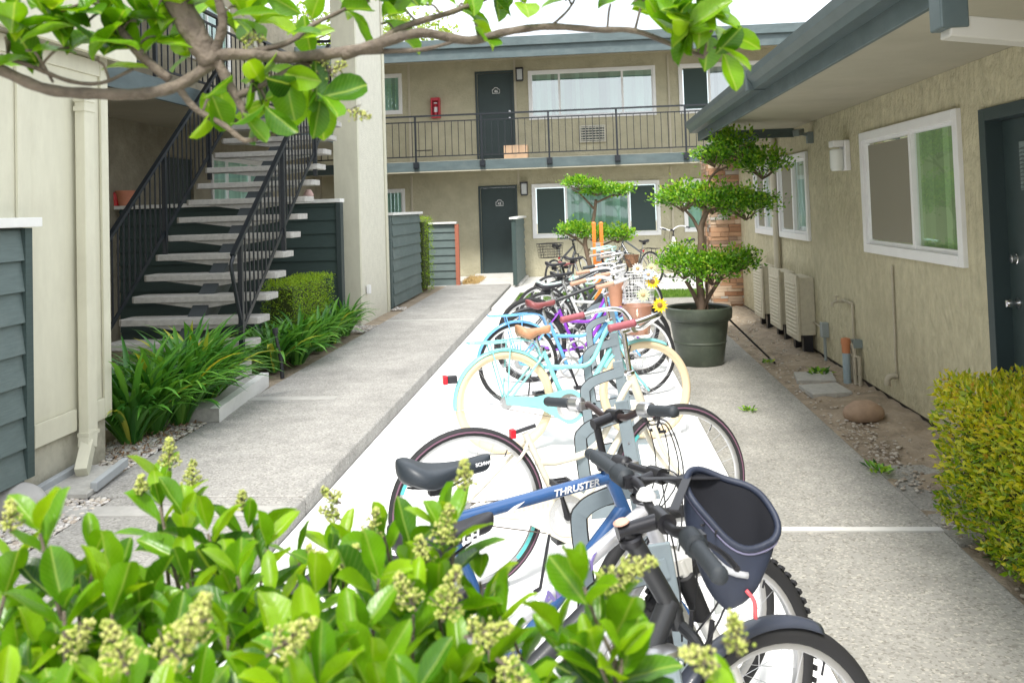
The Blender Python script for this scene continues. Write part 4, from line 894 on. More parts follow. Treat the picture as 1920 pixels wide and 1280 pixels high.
PEB = attrmat('pebble', [(.62,.58,.52),(.45,.42,.40),(.72,.70,.67),(.40,.33,.27),(.66,.60,.50),(.30,.29,.29)], .7)
pebbles('gravel', [(-3.35,-2.71,3.2,4.63,-.012,1.5),(-3.4,-2.93,4.63,5.9,-.01,1),(-3.15,-2.93,5.9,6.35,-.01,.6),(-3.3,-2.93,11.0,11.7,-.01,.6),(-3.15,-2.93,13.4,13.8,-.01,.6)], 7000, .010, .020, PEB, 'pale river pebbles along the left wall and path edge', 50)
pebbles('loose_stones', [(1.74,2.40,5.6,13,-.12,1),(1.72,1.95,5.0,6.5,-.11,2),(1.74,1.9,3.2,4.6,-.12,2)], 1500, .005, .016, attrmat('earth_stone', [(.40,.34,.27),(.55,.50,.43),(.30,.24,.18),(.62,.58,.52)], .85), 'small stones and crumbs scattered over the bare earth', 51)
pebbles('debris', [(.9,1.7,8.0,13,-.1,1),(.9,1.6,4.5,8,-.098,.25)], 90, .004, .014, attrmat('earth_stone',[]), 'leaf crumbs and grit on the pavement', 52) if False else None
rr = random.Random(9)
b = MB()
for i in range(260):
    x, y = rr.uniform(-3.35,-2.95), rr.uniform(5.35,7.0); s = rr.uniform(.015,.035); a = rr.uniform(0,3.14)
    b.beam((x,y,.005+rr.random()*.02),(x+s*math.cos(a),y+s*math.sin(a),.01+rr.random()*.02),s*.4,.002,a=rr.random())
b.build('leaf_litter', attrmat('litter',[(.20,.11,.06),(.35,.22,.12),(.12,.07,.04)],.9), None, label='brown dead leaves under the lily clumps', kind='stuff')

# background trees over the roof
def far_tree(x, y, z0, h, rad, n, label, seed, L=.22):
    t = empty('leafy_tree', (x,y,z0), label, 'tree', 'trees beyond the roofs'); r = np.random.default_rng(seed)
    b = MB(); b.tube(bez([(x,y,z0),(x+.2,y,z0+h*.3),(x-.1,y,z0+h*.6),(x+.1,y,z0+h*.85)],5), [.3-.24*i/15 for i in range(16)], 9); b.build('trunk', BARK, t, smooth='all')
    b = MB()
    for i in range(14):
        a = r.uniform(0,6.28); zz = z0+h*r.uniform(.35,.7); e = (x+math.cos(a)*rad*.7, y+math.sin(a)*rad*.7, zz+h*r.uniform(.1,.3)); b.tube(bez([(x,y,zz),((x+e[0])/2,(y+e[1])/2,zz+h*.12),e],4), [.09-.07*k/8 for k in range(9)], 5)
    b.build('limbs', BARK, t, smooth='all')
    P, O, H = clump_points(r, np.array([x,y,z0+h*.68]), (rad,rad,h*.34), n, 34, .17)
    Ls = r.uniform(.7,1.3,n)*L; leaves('crown', P, r.normal(size=P.shape)+O*.5, r.normal(size=P.shape)*.6+np.array([0,0,1]), Ls, Ls*.6, np.clip(r.normal(.5,.2,n)+(H-.5)*.4,0,1), L_TREE, t)  # higher leaves in the crown take paler colours
far_tree(-11.5, 31, -.2, 10.8, 3.4, 6000, 'airy pale green tree showing over the roof left of the column', 71)
far_tree(-7.2, 36, -.2, 10.2, 3.0, 5000, 'loose pale tree top behind the roof just right of the column', 72)

# ---------------------------------------------------------------- foreground shrub and overhanging branch (a step or two from the camera)
CM = cam.matrix_world.copy(); CMR = CM.to_3x3(); EYE = CM.translation
def at(px, py, d):
    v = CMR @ Vector(((px-960)/1600, (330.76-py)/1600, -1)); return EYE+v*d
PANM = attrmat('privet_blossom', [(.26,.34,.05),(.42,.46,.10),(.52,.52,.18),(.34,.40,.07)], .7)
def panicle(p, d, L, wd, parent, seed, n=70):
    r = random.Random(seed); p = Vector(p); d = Vector(d).normalized(); b = MB(); s = MB(); u = d.orthogonal().normalized(); v = d.cross(u)
    s.tube([p, p+d*L], [.0016,.0008], 5)
    for k in range(12):
        t = .12+.8*k/11; a = k*2.4; w_ = wd*(1-t)*.95+.004; e = p+d*(L*t+w_*.45)+(u*math.cos(a)+v*math.sin(a))*w_; s.tube([p+d*L*t, e], [.0009,.0006], 4)
    bm = bmesh.new(); bmesh.ops.create_icosphere(bm, subdivisions=1, radius=1); iv = [x.co.copy() for x in bm.verts]; ifc = [tuple(q.index for q in f.verts) for f in bm.faces]; bm.free()
    for i in range(n):
        t = r.random()**1.15; a = r.uniform(0,6.28); k = (wd*(1-t)*.95+.003)*(r.random()**.6); c = p+d*(L*(.08+.92*t)+k*.3)+(u*math.cos(a)+v*math.sin(a))*k; q = r.uniform(.0008,.0016)
        b.add([c+x*q*(1+.3*r.random()) for x in iv], ifc, r.random())
    f = b.build('flower_cluster', PANM, parent, smooth='all'); s.build('flower_stalk', BARK_G, f)
sh = empty('flowering_privet', (-.25,.62,-.05), 'glossy green privet shrub with pale flower clusters filling the lower left foreground', 'shrub')
rs = random.Random(5)
tips = [(20,985,.80),(75,915,.78),(175,960,.82),(215,1010,.76),(345,925,.92),(390,955,.90),(300,870,1.02),(300,905,.98),(350,930,1.0),(465,950,.95),(500,985,.93),(560,1010,.96),(620,1000,.95),(645,985,.98),(720,960,.92),(770,985,.88),(825,955,.86),(852,945,.84),(900,1045,.88),(950,1120,.84),(1050,1150,.76),(1095,1055,.72),(1150,1110,.74),(1165,1190,.70),(1120,1190,.70),(430,1040,.85),(120,1060,.74)]
for y0, n, dd in ((1060,11,.84),(1130,13,.78),(1200,13,.72),(1270,13,.66),(1340,12,.62),(1300,10,.75)):
    for i in range(n):
        x = -40+(1120 if y0 > 1150 else 960)*(i+.5)/n+rs.uniform(-35,35)
        tips.append((x, y0+rs.uniform(-25,25)+max(0,(x-820)*.50), dd+rs.uniform(-.05,.07)))
tips += [(1375,1330,.60),(1345,1350,.58)]
LP = [[[],[],[],[],[],[]] for _ in T_B]; sm = MB()
base = Vector((-.28,.60,-.05))
for i, (px, py, d) in enumerate(tips):
    tp = at(px, py+(85 if px < 250 and i < 27 else 45), d); up = Vector((rs.gauss(0,.16), rs.gauss(0,.16), 1)).normalized()
    mid = tp-up*.20; low = mid+(base+Vector((mid.x*.5,mid.y*.3,.35))-mid)*.55; low.z = mid.z-.33
    sm.tube(bez([low, mid, tp],6), [.0042-.0026*k/12 for k in range(13)], 6)
    side = up.orthogonal().normalized(); n_l = 5 if i < 27 else 4; a0 = rs.uniform(0,3.14)
    for j in range(n_l):
        s = -.012+j*.034*rs.uniform(.85,1.15); c = tp-up*s if s > 0 else tp; spread = .25+.17*min(j,4); a = a0+j*1.57+rs.gauss(0,.2)
        for sg in (0, math.pi):
            q = Matrix.Rotation(a+sg, 3, up) @ side; axv = (up*(1.0-spread*.75)+q*(spread*.95+.18)).normalized(); nv = (up-axv*up.dot(axv))+q*(-.15)+Vector((rs.gauss(0,.2),rs.gauss(0,.2),0)); Lf = (.042+.009*min(j,2))*rs.uniform(.75,1.25)
            k = rs.randrange(len(T_B)); A = LP[k]
            A[0].append(tuple(c+axv*.004)); A[1].append(tuple(axv)); A[2].append(tuple(nv)); A[3].append(Lf); A[4].append(Lf*rs.uniform(.40,.56)); A[5].append(min(1,max(0,rs.gauss(.74 if j < 2 else .34,.22))))  # lower leaves darker, shade between leaves put into their colour
sm.build('stems', BARK_G, sh, smooth='all')
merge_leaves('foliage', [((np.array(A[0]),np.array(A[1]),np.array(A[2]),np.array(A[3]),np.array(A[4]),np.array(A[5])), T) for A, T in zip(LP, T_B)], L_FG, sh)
fl = [(318,868,1.0,.065,(0,0,1)),(360,905,1.0,.06,(0,.1,1)),(265,915,.98,.04,(0,0,1)),(455,945,.95,.04,(0,0,1)),(20,985,.76,.05,(0,0,1)),(120,1215,.66,.06,(.5,0,.6)),(300,1230,.60,.085,(.6,0,.7)),(240,1250,.6,.07,(-.3,0,.7)),(350,1195,.62,.07,(.4,0,.9)),(500,1215,.64,.08,(.5,0,.35)),(690,1000,.9,.06,(.3,0,1)),(640,930,1.0,.05,(-.8,0,.6)),(610,1050,.88,.05,(-.6,0,.8)),(655,1070,.86,.06,(.2,0,.8)),(830,1010,.82,.07,(.2,0,1)),(800,1060,.8,.06,(-.2,0,1)),(872,905,.82,.05,(0,0,1)),(830,1150,.7,.08,(.3,0,1)),(870,1180,.68,.07,(.8,0,.2)),(780,1130,.72,.06,(-.4,0,.8)),(930,1220,.66,.06,(.5,0,-.4)),(1120,1090,.74,.07,(.9,0,.5)),(1160,1060,.74,.06,(1,0,.35)),(1385,1215,.62,.055,(-.1,0,1)),(1350,1235,.6,.05,(-.9,0,.35)),(640,960,1.0,.05,(-.9,0,.5))]
for i, (px, py, d, L, dr) in enumerate(fl): panicle(at(px, py+14, d), dr, L*.58, L*.19, sh, 100+i, 190 if L > .06 else 130)

tb = empty('overhanging_tree', (-1.9,.35,-.15), 'tree whose thick bark limb and glossy leaves hang across the top left', 'tree')
limbs = [([(-1.9,.35,-.15),(-1.85,.40,1.2),(-1.5,.6,2.1),(-.95,.85,2.35)],(.07,.035),10),
  ([(-.95,.85,2.35),at(285,-120,.99),at(330,-5,1.0),at(372,75,1.0),at(398,122,1.0)],(.018,.0135),12),
  ([at(398,118,1.0),at(340,158,.99),at(270,176,.98),at(180,176,.97),at(90,168,.96),at(10,135,.95),at(-80,90,.93)],(.0072,.0062),9),
  ([at(392,105,1.0),at(440,102,1.0),at(540,108,1.02),at(640,98,1.03),at(715,88,1.05)],(.0072,.0070),9),
  ([at(640,104,1.03),at(720,80,1.05),at(790,62,1.08),at(880,76,1.1),at(950,60,1.1),at(1030,50,1.12),at(1120,56,1.12),at(1190,58,1.12),at(1270,88,1.1),at(1320,108,1.08)],(.0075,.0028),7),
  ([at(690,92,1.05),at(760,50,1.1),at(850,22,1.14),at(930,-10,1.18)],(.0055,.003),6),
  ([at(640,100,1.03),at(730,96,1.06),at(800,92,1.08),at(870,72,1.1)],(.004,.002),6),
  ([at(175,-30,.98),at(215,45,.98),at(265,105,.985),at(318,150,.99)],(.0062,.0055),7),
  ([at(405,110,1.0),at(428,155,1.0),at(452,200,1.0),at(470,235,1.0)],(.007,.0035),7),
  ([at(335,165,.99),at(368,205,1.0),at(420,235,1.0),at(455,262,1.0),at(475,262,1.0)],(.0045,.0028),6),
  ([at(475,262,1.0),at(500,255,1.01),at(535,240,1.02)],(.003,.002),5),
  ([at(445,180,1.0),at(510,150,1.02),at(560,125,1.03),at(605,112,1.04)],(.0045,.004),6),
  ([at(400,105,1.0),at(418,45,.99),at(404,-20,.98)],(.0065,.005),6),
  ([at(470,98,1.01),at(540,80,1.03),at(590,45,1.06),at(650,15,1.1),at(700,-30,1.12)],(.004,.002),6),
  ([at(0,105,.95),at(60,125,.96),at(130,152,.97),at(190,156,.97),at(250,130,.98)],(.003,.002),5),
  ([at(80,120,.96),at(100,155,.97)],(.002,.0015),5),([at(1030,52,1.12),at(1060,25,1.12),at(1075,5,1.12)],(.002,.0015),5),([at(1190,60,1.12),at(1200,20,1.12),at(1210,-15,1.12)],(.002,.0015),5)]
for pts, rr_, n in limbs:
    q = bez(pts, 6); b = MB(); b.tube(q, [(rr_[0]+(rr_[1]-rr_[0])*i/(len(q)-1))*(1+.07*math.sin(i*1.7)) for i in range(len(q))], n); b.build('limb', BARK_G, tb, smooth='all')
ros = [(25,25,.92,5,0),(50,95,.92,6,0),(100,30,.94,6,0),(130,90,.95,5,0),(160,45,.96,5,0),(200,20,.97,6,0),(225,75,.98,5,0),(255,40,.98,6,0),(290,15,.99,6,0),(270,105,.98,5,0),(300,70,1.0,5,0),(340,25,1.02,5,0),(355,85,1.03,4,0),(185,115,.97,5,0),(75,130,.96,4,0),(10,70,.92,5,0),
  (425,35,1.0,4,0),(452,15,1.02,5,0),(470,50,1.05,3,0),(470,155,1.0,3,1),(505,140,1.02,3,2),(545,150,1.02,3,1),(590,170,1.03,4,1),(595,185,1.02,3,2),(500,190,1.02,3,1),(395,185,1.0,1,1),(455,225,1.0,1,1),
  (575,30,1.06,3,1),(560,75,1.04,2,2),(650,20,1.1,5,2),(690,5,1.1,5,0),(740,15,1.12,5,0),(715,45,1.1,3,2),(800,10,1.14,6,0),(860,15,1.15,5,2),(890,45,1.12,3,2),(930,0,1.16,5,2),(985,5,1.16,5,0),(1060,2,1.12,5,2),(1090,-5,1.12,4,0),(1145,8,1.12,3,2),(1190,5,1.12,3,2),(1240,-5,1.12,3,2),
  (1250,0,1.08,5,2),(1285,55,1.05,8,0),(1300,40,1.05,8,1),(1270,25,1.05,6,2),(1325,20,1.06,6,2),(1335,55,1.05,4,2),(1345,90,1.07,3,2),(1310,0,1.07,5,0)]
LP = [[[],[],[],[],[],[]] for _ in T_B]; sm = MB()
for px, py, d, n, md in ros:
    c = at(px, py, d); a0 = rs.uniform(0,6.28)
    ax0 = {0:Vector((rs.gauss(0,.3),rs.gauss(0,.25),.8)),1:Vector((rs.gauss(.2,.3),rs.gauss(0,.3),-.2)),2:Vector((rs.gauss(.4,.35),rs.gauss(0,.3),.3))}[md].normalized(); sd = ax0.orthogonal().normalized()
    for j in range(max(2, int(n*.75))+1):
        q = Matrix.Rotation(a0+j*2.4, 3, ax0) @ sd; axv = (ax0*rs.uniform(.2,.9)+q*rs.uniform(.5,1.0)).normalized(); nv = ax0-axv*ax0.dot(axv)+Vector((rs.gauss(0,.15),-.45,rs.gauss(.2,.2))); Lf = rs.uniform(.044,.066)*(.9 if py > 130 else 1.0)
        k = rs.randrange(len(T_B)); A = LP[k]; cc = c+Vector((rs.gauss(0,.006),rs.gauss(0,.01),rs.gauss(0,.006)))
        A[0].append(tuple(cc)); A[1].append(tuple(axv)); A[2].append(tuple(nv)); A[3].append(Lf); A[4].append(Lf*rs.uniform(.48,.68)); A[5].append(min(1,max(0,rs.gauss(.6,.25))))
    # short twig joining the rosette to the nearest limb point
    best = min((p for pts, _, _ in limbs[1:] for p in bez(pts, 4)), key=lambda p: (Vector(p)-c).length)
    tw_ = MB(); tw_.tube(bez([best, (Vector(best)+c)/2+Vector((0,0,.006)), c],3), .0016, 5); tw_.build('twig', BARK_G, tb)
for px, py, dx, dy, L, k in ((1355,100,.35,-.9,.05,0),(1290,95,-.3,.8,.055,1),(1308,92,.1,1,.06,1),(1250,60,-.5,.9,.05,0),(600,170,.1,-1,.062,0),(575,160,-.3,-.7,.055,2),(600,180,.7,.1,.045,0),(380,175,.35,-.6,.04,1),(410,165,.3,-.8,.045,1)):
    A = LP[k]; A[0].append(tuple(at(px,py,1.06))); A[1].append(tuple(CMR @ Vector((dx,dy,.1)))); A[2].append(tuple(CMR @ Vector((.2,.3,1)))); A[3].append(L); A[4].append(L*.6); A[5].append(.75)
merge_leaves('foliage', [((np.array(A[0]),np.array(A[1]),np.array(A[2]),np.array(A[3]),np.array(A[4]),np.array(A[5])), T) for A, T in zip(LP, T_B)], L_FG, tb)
for i, (px, py, d, L, dr) in enumerate([(575,150,1.03,.04,(.5,0,.5)),(600,140,1.03,.035,(.6,0,.2)),(650,205,1.02,.03,(.5,0,-.2)),(450,78,1.02,.03,(.9,0,.1))]): panicle(at(px,py,d), dr, L, L*.4, tb, 300+i, 60)
# ================================================================ BICYCLES (local frame: rear contact at origin, x forward, y left, z up)
def pm(name, c, rough=.3, metal=0, coat=.4): return mat('paint_'+name, c, rough, metal, coat=coat, noise=(9,.04))
TYREW = mat('cream_tyre', (.74,.60,.40), .65, bump=(200,.2,.002))
WHITEP = mat('white_rim', (.75,.75,.75), .4)
SPOKE = mat('spoke_steel', (.55,.55,.56), .3, .8)
GRIPB = mat('grip_rubber', (.035,.042,.05), .6, bump=(350,.35,.002))
def wheel(name, cx, r, par, tyre=RUBBER, rim=ALU, tw=.022, knob=False, stripe=None, spokes=28, detail=True, reflect=True, side=None):
    c = (cx, 0, r); ax = (0,1,0)
    b = MB(); tr = tw; R0 = r-tr
    b.lathe([(R0+tr*math.cos(a), tr*math.sin(a)) for a in [2*math.pi*i/12 for i in range(12)]], c, ax, 56, closed=True)
    w_ = b.build(name, tyre, par, smooth='all')
    if knob:
        k = MB()
        for i in range(64):
            a = 2*math.pi*i/64
            for s, da in ((-.55,0),(.55,0),(0,.049)):
                aa = a+da; p = Vector((cx+(r-.002-abs(s)*.004)*math.cos(aa), s*tr*1.25, r+(r-.002-abs(s)*.004)*math.sin(aa))); o = Vector((math.cos(aa),0,math.sin(aa)))
                k.beam(p-o*.004, p+o*.005, .013, .017, up=(0,1,0))
        k.build('tread_knobs', tyre, w_)
    if stripe:
        k = MB()
        for s in (-1, 1): k.lathe([(R0-tr*.05, s*tr*1.02),(R0+tr*.28, s*tr*1.0)], c, ax, 56)
        k.build('tyre_stripe', stripe, w_)
    b = MB(); q = tw*.62; rr_ = R0-tr*.55
    b.lathe([(rr_+.004,-q),(rr_-.006,-q*1.02),(rr_-.019,-q*.55),(rr_-.021,0),(rr_-.019,q*.55),(rr_-.006,q*1.02),(rr_+.004,q)], c, ax, 56, closed=True); b.build('rim', rim, w_, smooth=True)
    b = MB(); b.lathe([(0,-.05),(.008,-.05),(.010,-.034),(.024,-.032),(.024,-.027),(.013,-.022),(.013,.022),(.024,.027),(.024,.032),(.010,.034),(.008,.05),(0,.05)], c, ax, 14); b.build('hub', ALU, w_, smooth=True)
    b = MB()
    for i in range(spokes):
        a = 2*math.pi*i/spokes; s = 1 if i % 2 else -1; a2 = a+(.9 if (i//2) % 2 else -.9)
        b.tube([(cx+.022*math.cos(a2), s*.03, r+.022*math.sin(a2)), (cx+(rr_-.018)*math.cos(a), 0, r+(rr_-.018)*math.sin(a))], .0011, 3, cap=False)
    b.build('spokes', SPOKE, w_)
    if detail:
        b = MB(); b.tube([(cx+.19,0,r+(rr_-.02)*.8),(cx+.175,0,r+(rr_-.05)*.76)], .003, 5); b.build('valve', BLKP, w_)
        if reflect:
            b = MB(); b.box(cx-.012,cx+.012,-.012,-.006,r+.16,r+.23); b.build('reflector', mat('clear_reflector',(.75,.78,.78),.2), w_)
    return w_
def saddle(par, x, z, L, W_, mt, tilt=0, fat=1.0, under=BLKP, nose=.035, white_top=None):
    S = [(-.5,.30),(-.46,.62),(-.36,.92),(-.22,1.0),(-.08,.80),(.06,.50),(.2,.36),(.34,.30),(.45,.26),(.5,.12)]
    P = []; nv = 14
    for t, wf in S:
        hw = W_*.5*wf; 
        if t > 0: hw = max(hw, nose*.55)
        if t >= .5: hw *= .55
        zt = z+(.012 if t < -.3 else -.012+.02*abs(t))*1+tilt*t; dp = (.055 if t < 0 else .038)*fat
        if t in (-.5,.5): dp *= .6
        for j in range(nv):
            a = math.pi*j/(nv-1)*1.0; cx = math.cos(a); sx = max(0.0, math.sin(a))
            P.append((x+t*L, hw*(abs(cx)**.6)*(1 if cx >= 0 else -1), zt-dp+dp*sx**.55+(-.010*sx**4 if -.3 < t < .3 else 0)))
    b = MB(); b.grid(P, len(S), nv); n = nv
    b.f.append(tuple(range(nv))); b.f.append(tuple((len(S)-1)*nv+j for j in range(nv)))
    for i in range(len(S)-1): b.f.append((i*n, (i+1)*n, (i+1)*n+n-1, i*n+n-1))
    s = b.build('saddle', mt, par, smooth='all', sub=1)
    b = MB()
    for sy in (-1,1): b.tube(bez([(x-.42*L, sy*.05, z-.045*fat),(x-.2*L, sy*.025, z-.075),(x+.05*L, sy*.022, z-.078),(x+.38*L, sy*.01, z-.04)],4), .0038, 6)
    b.box(x-.05,x+.01,-.02,.02,z-.10,z-.06); b.build('saddle_rails', under, s)
    return s
def fender(par, cx, r, a0, a1, mt, w_=.055, name='fender', gap=.012, edge=None):
    P = []; n = 30; m = 7
    for i in range(n+1):
        a = R(a0+(a1-a0)*i/n)
        for j in range(m):
            y = -w_/2+w_*j/(m-1); rr_ = r+gap-.018*(abs(y)/(w_/2))**2.2
            P.append((cx+rr_*math.cos(a), y, r+rr_*math.sin(a)))
    b = MB(); b.grid(P, n+1, m); f = b.build(name, mt, par, smooth='all', solid=.003)
    b = MB()
    a = R(a1 if a1 > 120 else a0)
    for s in (-1,1): b.tube([(cx, s*.055, r), (cx+(r+gap-.01)*math.cos(a), s*w_*.42, r+(r+gap-.01)*math.sin(a))], .0025, 5)
    b.build('fender_stay', CHROME, f)
    return f
BARS = {
 'riser': [(-.035,.31,.035),(-.02,.20,.032),(.005,.13,.025),(.0,.06,.0),(0,0,0)],
 'flat': [(-.03,.31,.012),(-.012,.16,.006),(0,.05,0),(0,0,0)],
 'cruiser': [(-.24,.30,.035),(-.13,.305,.05),(-.03,.29,.07),(.035,.22,.07),(.04,.12,.035),(.02,.05,.0),(0,0,0)],
 'swan': [(-.22,.28,.06),(-.12,.29,.08),(-.02,.27,.10),(.03,.20,.09),(.04,.10,.05),(.01,.04,0),(0,0,0)]}
def bicycle(label, x, y, hd, lean=.06, r=.335, wb=1.04, style='mtb', paint=None, tyre=RUBBER, rim=ALU, tw=.021, knob=False, stripe=None, bar='riser', barm=BLKM, grip=GRIPB,
            stem=BLKM, stem_rise=.06, stem_len=.08, fenders=None, rack=None, sad=None, sad_z=.86, sad_L=.27, sad_W=.17, fat=1, suspension=False, guard=None, tail=False, kick=False, head_top=.80, steer=0,
            shifters=None, cables=True, at_front=None, low=False, crank_a=-70, sz=1.0, group='bicycles parked along the rack', bell=None, name='bicycle', levers=ALU, forkm=None, fork_w=.055, head_dx=0, sc_z=None, sad_dx=0, bar_steer=0, cab=.09):
    t = empty(name, (0,0,0), label, 'bicycle', group, local=True)
    Z = r/.335; bb = (.43, .285); hx, hz = wb-.235+head_dx, head_top; lx, lz = wb-.185+head_dx*.6, head_top-.15     # head top, head bottom
    sc = (.43-.155, .285+.40 if not low else .285+.36)
    if sc_z: sc = (sc[0]-(sc_z-sc[1])*.3, sc_z)
    forkm = forkm or paint
    # frame
    b = MB()
    if style == 'mtb':
        b.tube([(bb[0],0,bb[1]),(sc[0],0,sc[1])], .017, 10)
        b.tube([(sc[0]+.008,0,sc[1]-.03),(hx+.006,0,hz-.03)], .0195, 12)
        b.tube([(bb[0],0,bb[1]),(lx-.004,0,lz+.02)], .024, 12)
    else:
        b.tube([(bb[0],0,bb[1]),(sc[0],0,sc[1])], .0165, 10)
        b.tube(bez([(sc[0]+.045,0,sc[1]-.13),(sc[0]+.16,0,sc[1]-.14),(.62,0,.56),(hx-.04,0,hz-.07),(hx+.006,0,hz-.035)],5), .0155, 10)
        b.tube(bez([(bb[0],0,bb[1]),(bb[0]+.09,0,.305),(.62,0,.42),(lx-.05,0,lz-.03),(lx,0,lz+.02)],5), .0175, 10)
    b.tube([(hx-.01,0,hz+.005),(lx+.004,0,lz-.01)], .021, 12)
    for s in (-1,1):
        b.tube(bez([(bb[0]-.02,s*.03,bb[1]),(bb[0]-.12,s*.045,bb[1]-.005),(0,s*.062,r)],4), .0095, 8)
        b.tube(bez([(sc[0]+.005,s*.014,sc[1]-.04),(sc[0]-.05,s*.045,sc[1]-.10),(0,s*.062,r)],4), .0075, 8)
    b.lathe([(0,-.04),(.022,-.04),(.022,.04),(0,.04)], (bb[0],0,bb[1]), (0,1,0), 14)
    fr = b.build('frame', paint, t, smooth=True)
    # seat post and saddle
    sx = sc[0]-.035*(sad_z-sc[1])/.12-.0
    if sad is not None:
        b = MB(); b.tube([(sc[0],0,sc[1]-.05),(sx+sad_dx,0,sad_z-.07)], .0132, 10); b.build('seat_post', ALU, t, smooth=True)
        b = MB(); b.lathe([(.0175,0),(.02,.002),(.02,.026),(.0175,.028)], (sc[0]+.002,0,sc[1]-.022), (-.1,0,1), 12); b.build('seat_clamp', CHROME, t)
        saddle(t, sx-.01+sad_dx, sad_z, sad_L, sad_W, sad, .0, fat)
    # fork + front wheel + cockpit, all turned by the steering angle about the head
    fw = []
    b = MB()
    if suspension:
        for s in (-1,1):
            b.tube([(lx+.012,s*.062,lz-.01),(lx+.045,s*.062,lz-.10)], .0155, 10)
            b.tube([(lx+.07,s*.062,r+.20),(wb,s*.062,r)], .020, 10)
        b.box(lx-.02,lx+.045,-.075,.075,lz-.045,lz-.005)
        fk = b.build('fork', forkm, t, smooth=True); fw.append(fk)
        for s in (-1,1):
            b = MB(); p0, p1 = Vector((lx+.025,s*.062,lz-.05)), Vector((lx+.075,s*.062,r+.19)); k = 15
            b.tube([p0+(p1-p0)*i/(2*k) for i in range(2*k+1)], [.026 if i % 2 else .021 for i in range(2*k+1)], 14); b.build('fork_boot', RUBBER, fk, smooth='all')
    else:
        b.tube([(lx+.004,0,lz-.01),(lx+.010,0,lz-.04)], .017, 10)
        for s in (-1,1): b.tube(bez([(lx+.012,s*.012,lz-.035),(lx+.02,s*fork_w,lz-.075),(lx+.07,s*(fork_w+.006),r+.15),(wb-.035,s*(fork_w+.006),r+.05),(wb,s*(fork_w+.008),r)],4), [.0125]*5+[.0115]*4+[.010]*4+[.008]*4, 8)
        fk = b.build('fork', forkm, t, smooth=True); fw.append(fk)
    ra = wheel('rear_wheel', 0, r, t, tyre, rim, tw, knob, stripe)
    fa = wheel('front_wheel', wb, r, t, tyre, rim, tw, knob, stripe); fw.append(fa)
    top = Vector((hx-.012,0,hz+.01)); st_top = top+Vector((-.02,0,stem_rise)); clamp = st_top+Vector((stem_len,0,.012))
    b = MB(); b.tube([top, st_top], .0155 if stem_rise < .1 else .012, 10); b.tube([st_top+Vector((-.012,0,-.004)), clamp], .0165, 10)
    b.lathe([(.0,-.028),(.022,-.028),(.022,.028),(0,.028)], clamp, (0,1,0), 12); b.lathe([(.024,0),(.026,.004),(.026,.014),(.02,.018)], top-Vector((0,0,.012)), (-.25,0,1), 14)
    sm_ = b.build('stem', stem, t, smooth=True); fw.append(sm_)
    B = BARS[bar]; pts = [(clamp.x+a, y_*sz, clamp.z+c_) for a, y_, c_ in B]; pts = pts+[(p[0],-p[1],p[2]) for p in reversed(pts[:-1])]
    q = bez(pts, 6); b = MB(); b.tube(q, .0115, 10); hb = b.build('handlebar', barm, t, smooth='all'); fw.append(hb)
    for s in (-1,1):
        e = Vector((clamp.x+B[0][0], s*B[0][1]*sz, clamp.z+B[0][2])); nx = Vector((clamp.x+B[1][0], s*B[1][1]*sz, clamp.z+B[1][2])); d = (nx-e).normalized()
        b = MB(); g0 = e-d*.012; k = 12; gl = .125
        b.tube([g0+d*gl*i/k for i in range(k+1)], [.0145]+[.0175 if i in (1,k) else (.0168 if i % 2 else .0160) for i in range(1,k+1)], 12); g = b.build('grip', grip, hb, smooth='all')
        if shifters:
            b = MB(); c = g0+d*(gl+.008); b.tube([c+d*.045*i/8 for i in range(9)], [.021 if i % 2 else .0235 for i in range(9)], 14); b.build('twist_shifter', shifters, hb, smooth='all')
        if levers:
            c = g0+d*(gl+.055); f_ = Vector((.035,0,-.012)); b = MB(); b.box(c.x-.01,c.x+.03,c.y-.014,c.y+.014,c.z-.018,c.z+.008); b.tube(bez([c+f_*.8, c+f_*1.5-d*.05, c+f_*1.55-d*.12],4), [.005]*5+[.006]*4, 6); b.build('brake_lever', levers, hb, smooth=True)
    if bell:
        b = MB(); b.lathe([(0,.024),(.014,.02),(.022,.008),(.023,0),(0,0)], clamp+Vector((0,.09*bell[1],.015)), (0,0,1), 16); b.build('bell', bell[0], hb, smooth=True)
    if cables:
        b = MB()
        for s, k in ((-1,.0),(1,.02),(-1,.05),(1,.07)):
            p0 = clamp+Vector((.03,s*(.16-k),.0)); p3 = Vector((lx+.03,s*.02,lz-.06-k)); b.tube(bez([p0, p0+Vector((cab+k*.6,-s*.05,-.03)), (p0+p3)/2+Vector((cab*1.3+k*.6,0,-.02)), p3],6), .0023, 5)
        cb = b.build('brake_cables', BLKP, t, smooth='all'); fw.append(cb)
    if not suspension or True:
        b = MB()
        for s in (-1,1): b.tube([(lx+.055,s*.03,lz-.105),(lx+.075,s*.035,lz-.03)], .006, 5); b.box(lx+.05,lx+.10,s*.028-.005,s*.028+.005,lz-.13,lz-.118)
        bk = b.build('front_brake', BLKP, t); fw.append(bk)
    # drivetrain
    b = MB(); cr = R(crank_a); cy = -.055
    b.lathe([(.072,-.003),(.085,-.003),(.092,0),(.085,.003),(.072,.003)], (bb[0],cy,bb[1]), (0,1,0), 36, closed=True)
    for k in range(5): a = k*1.2566; b.beam((bb[0],cy,bb[1]),(bb[0]+.08*math.cos(a),cy,bb[1]+.08*math.sin(a)),.005,.014,up=(0,1,0))
    cs = b.build('crankset', ALU if guard is None else CHROME, t)
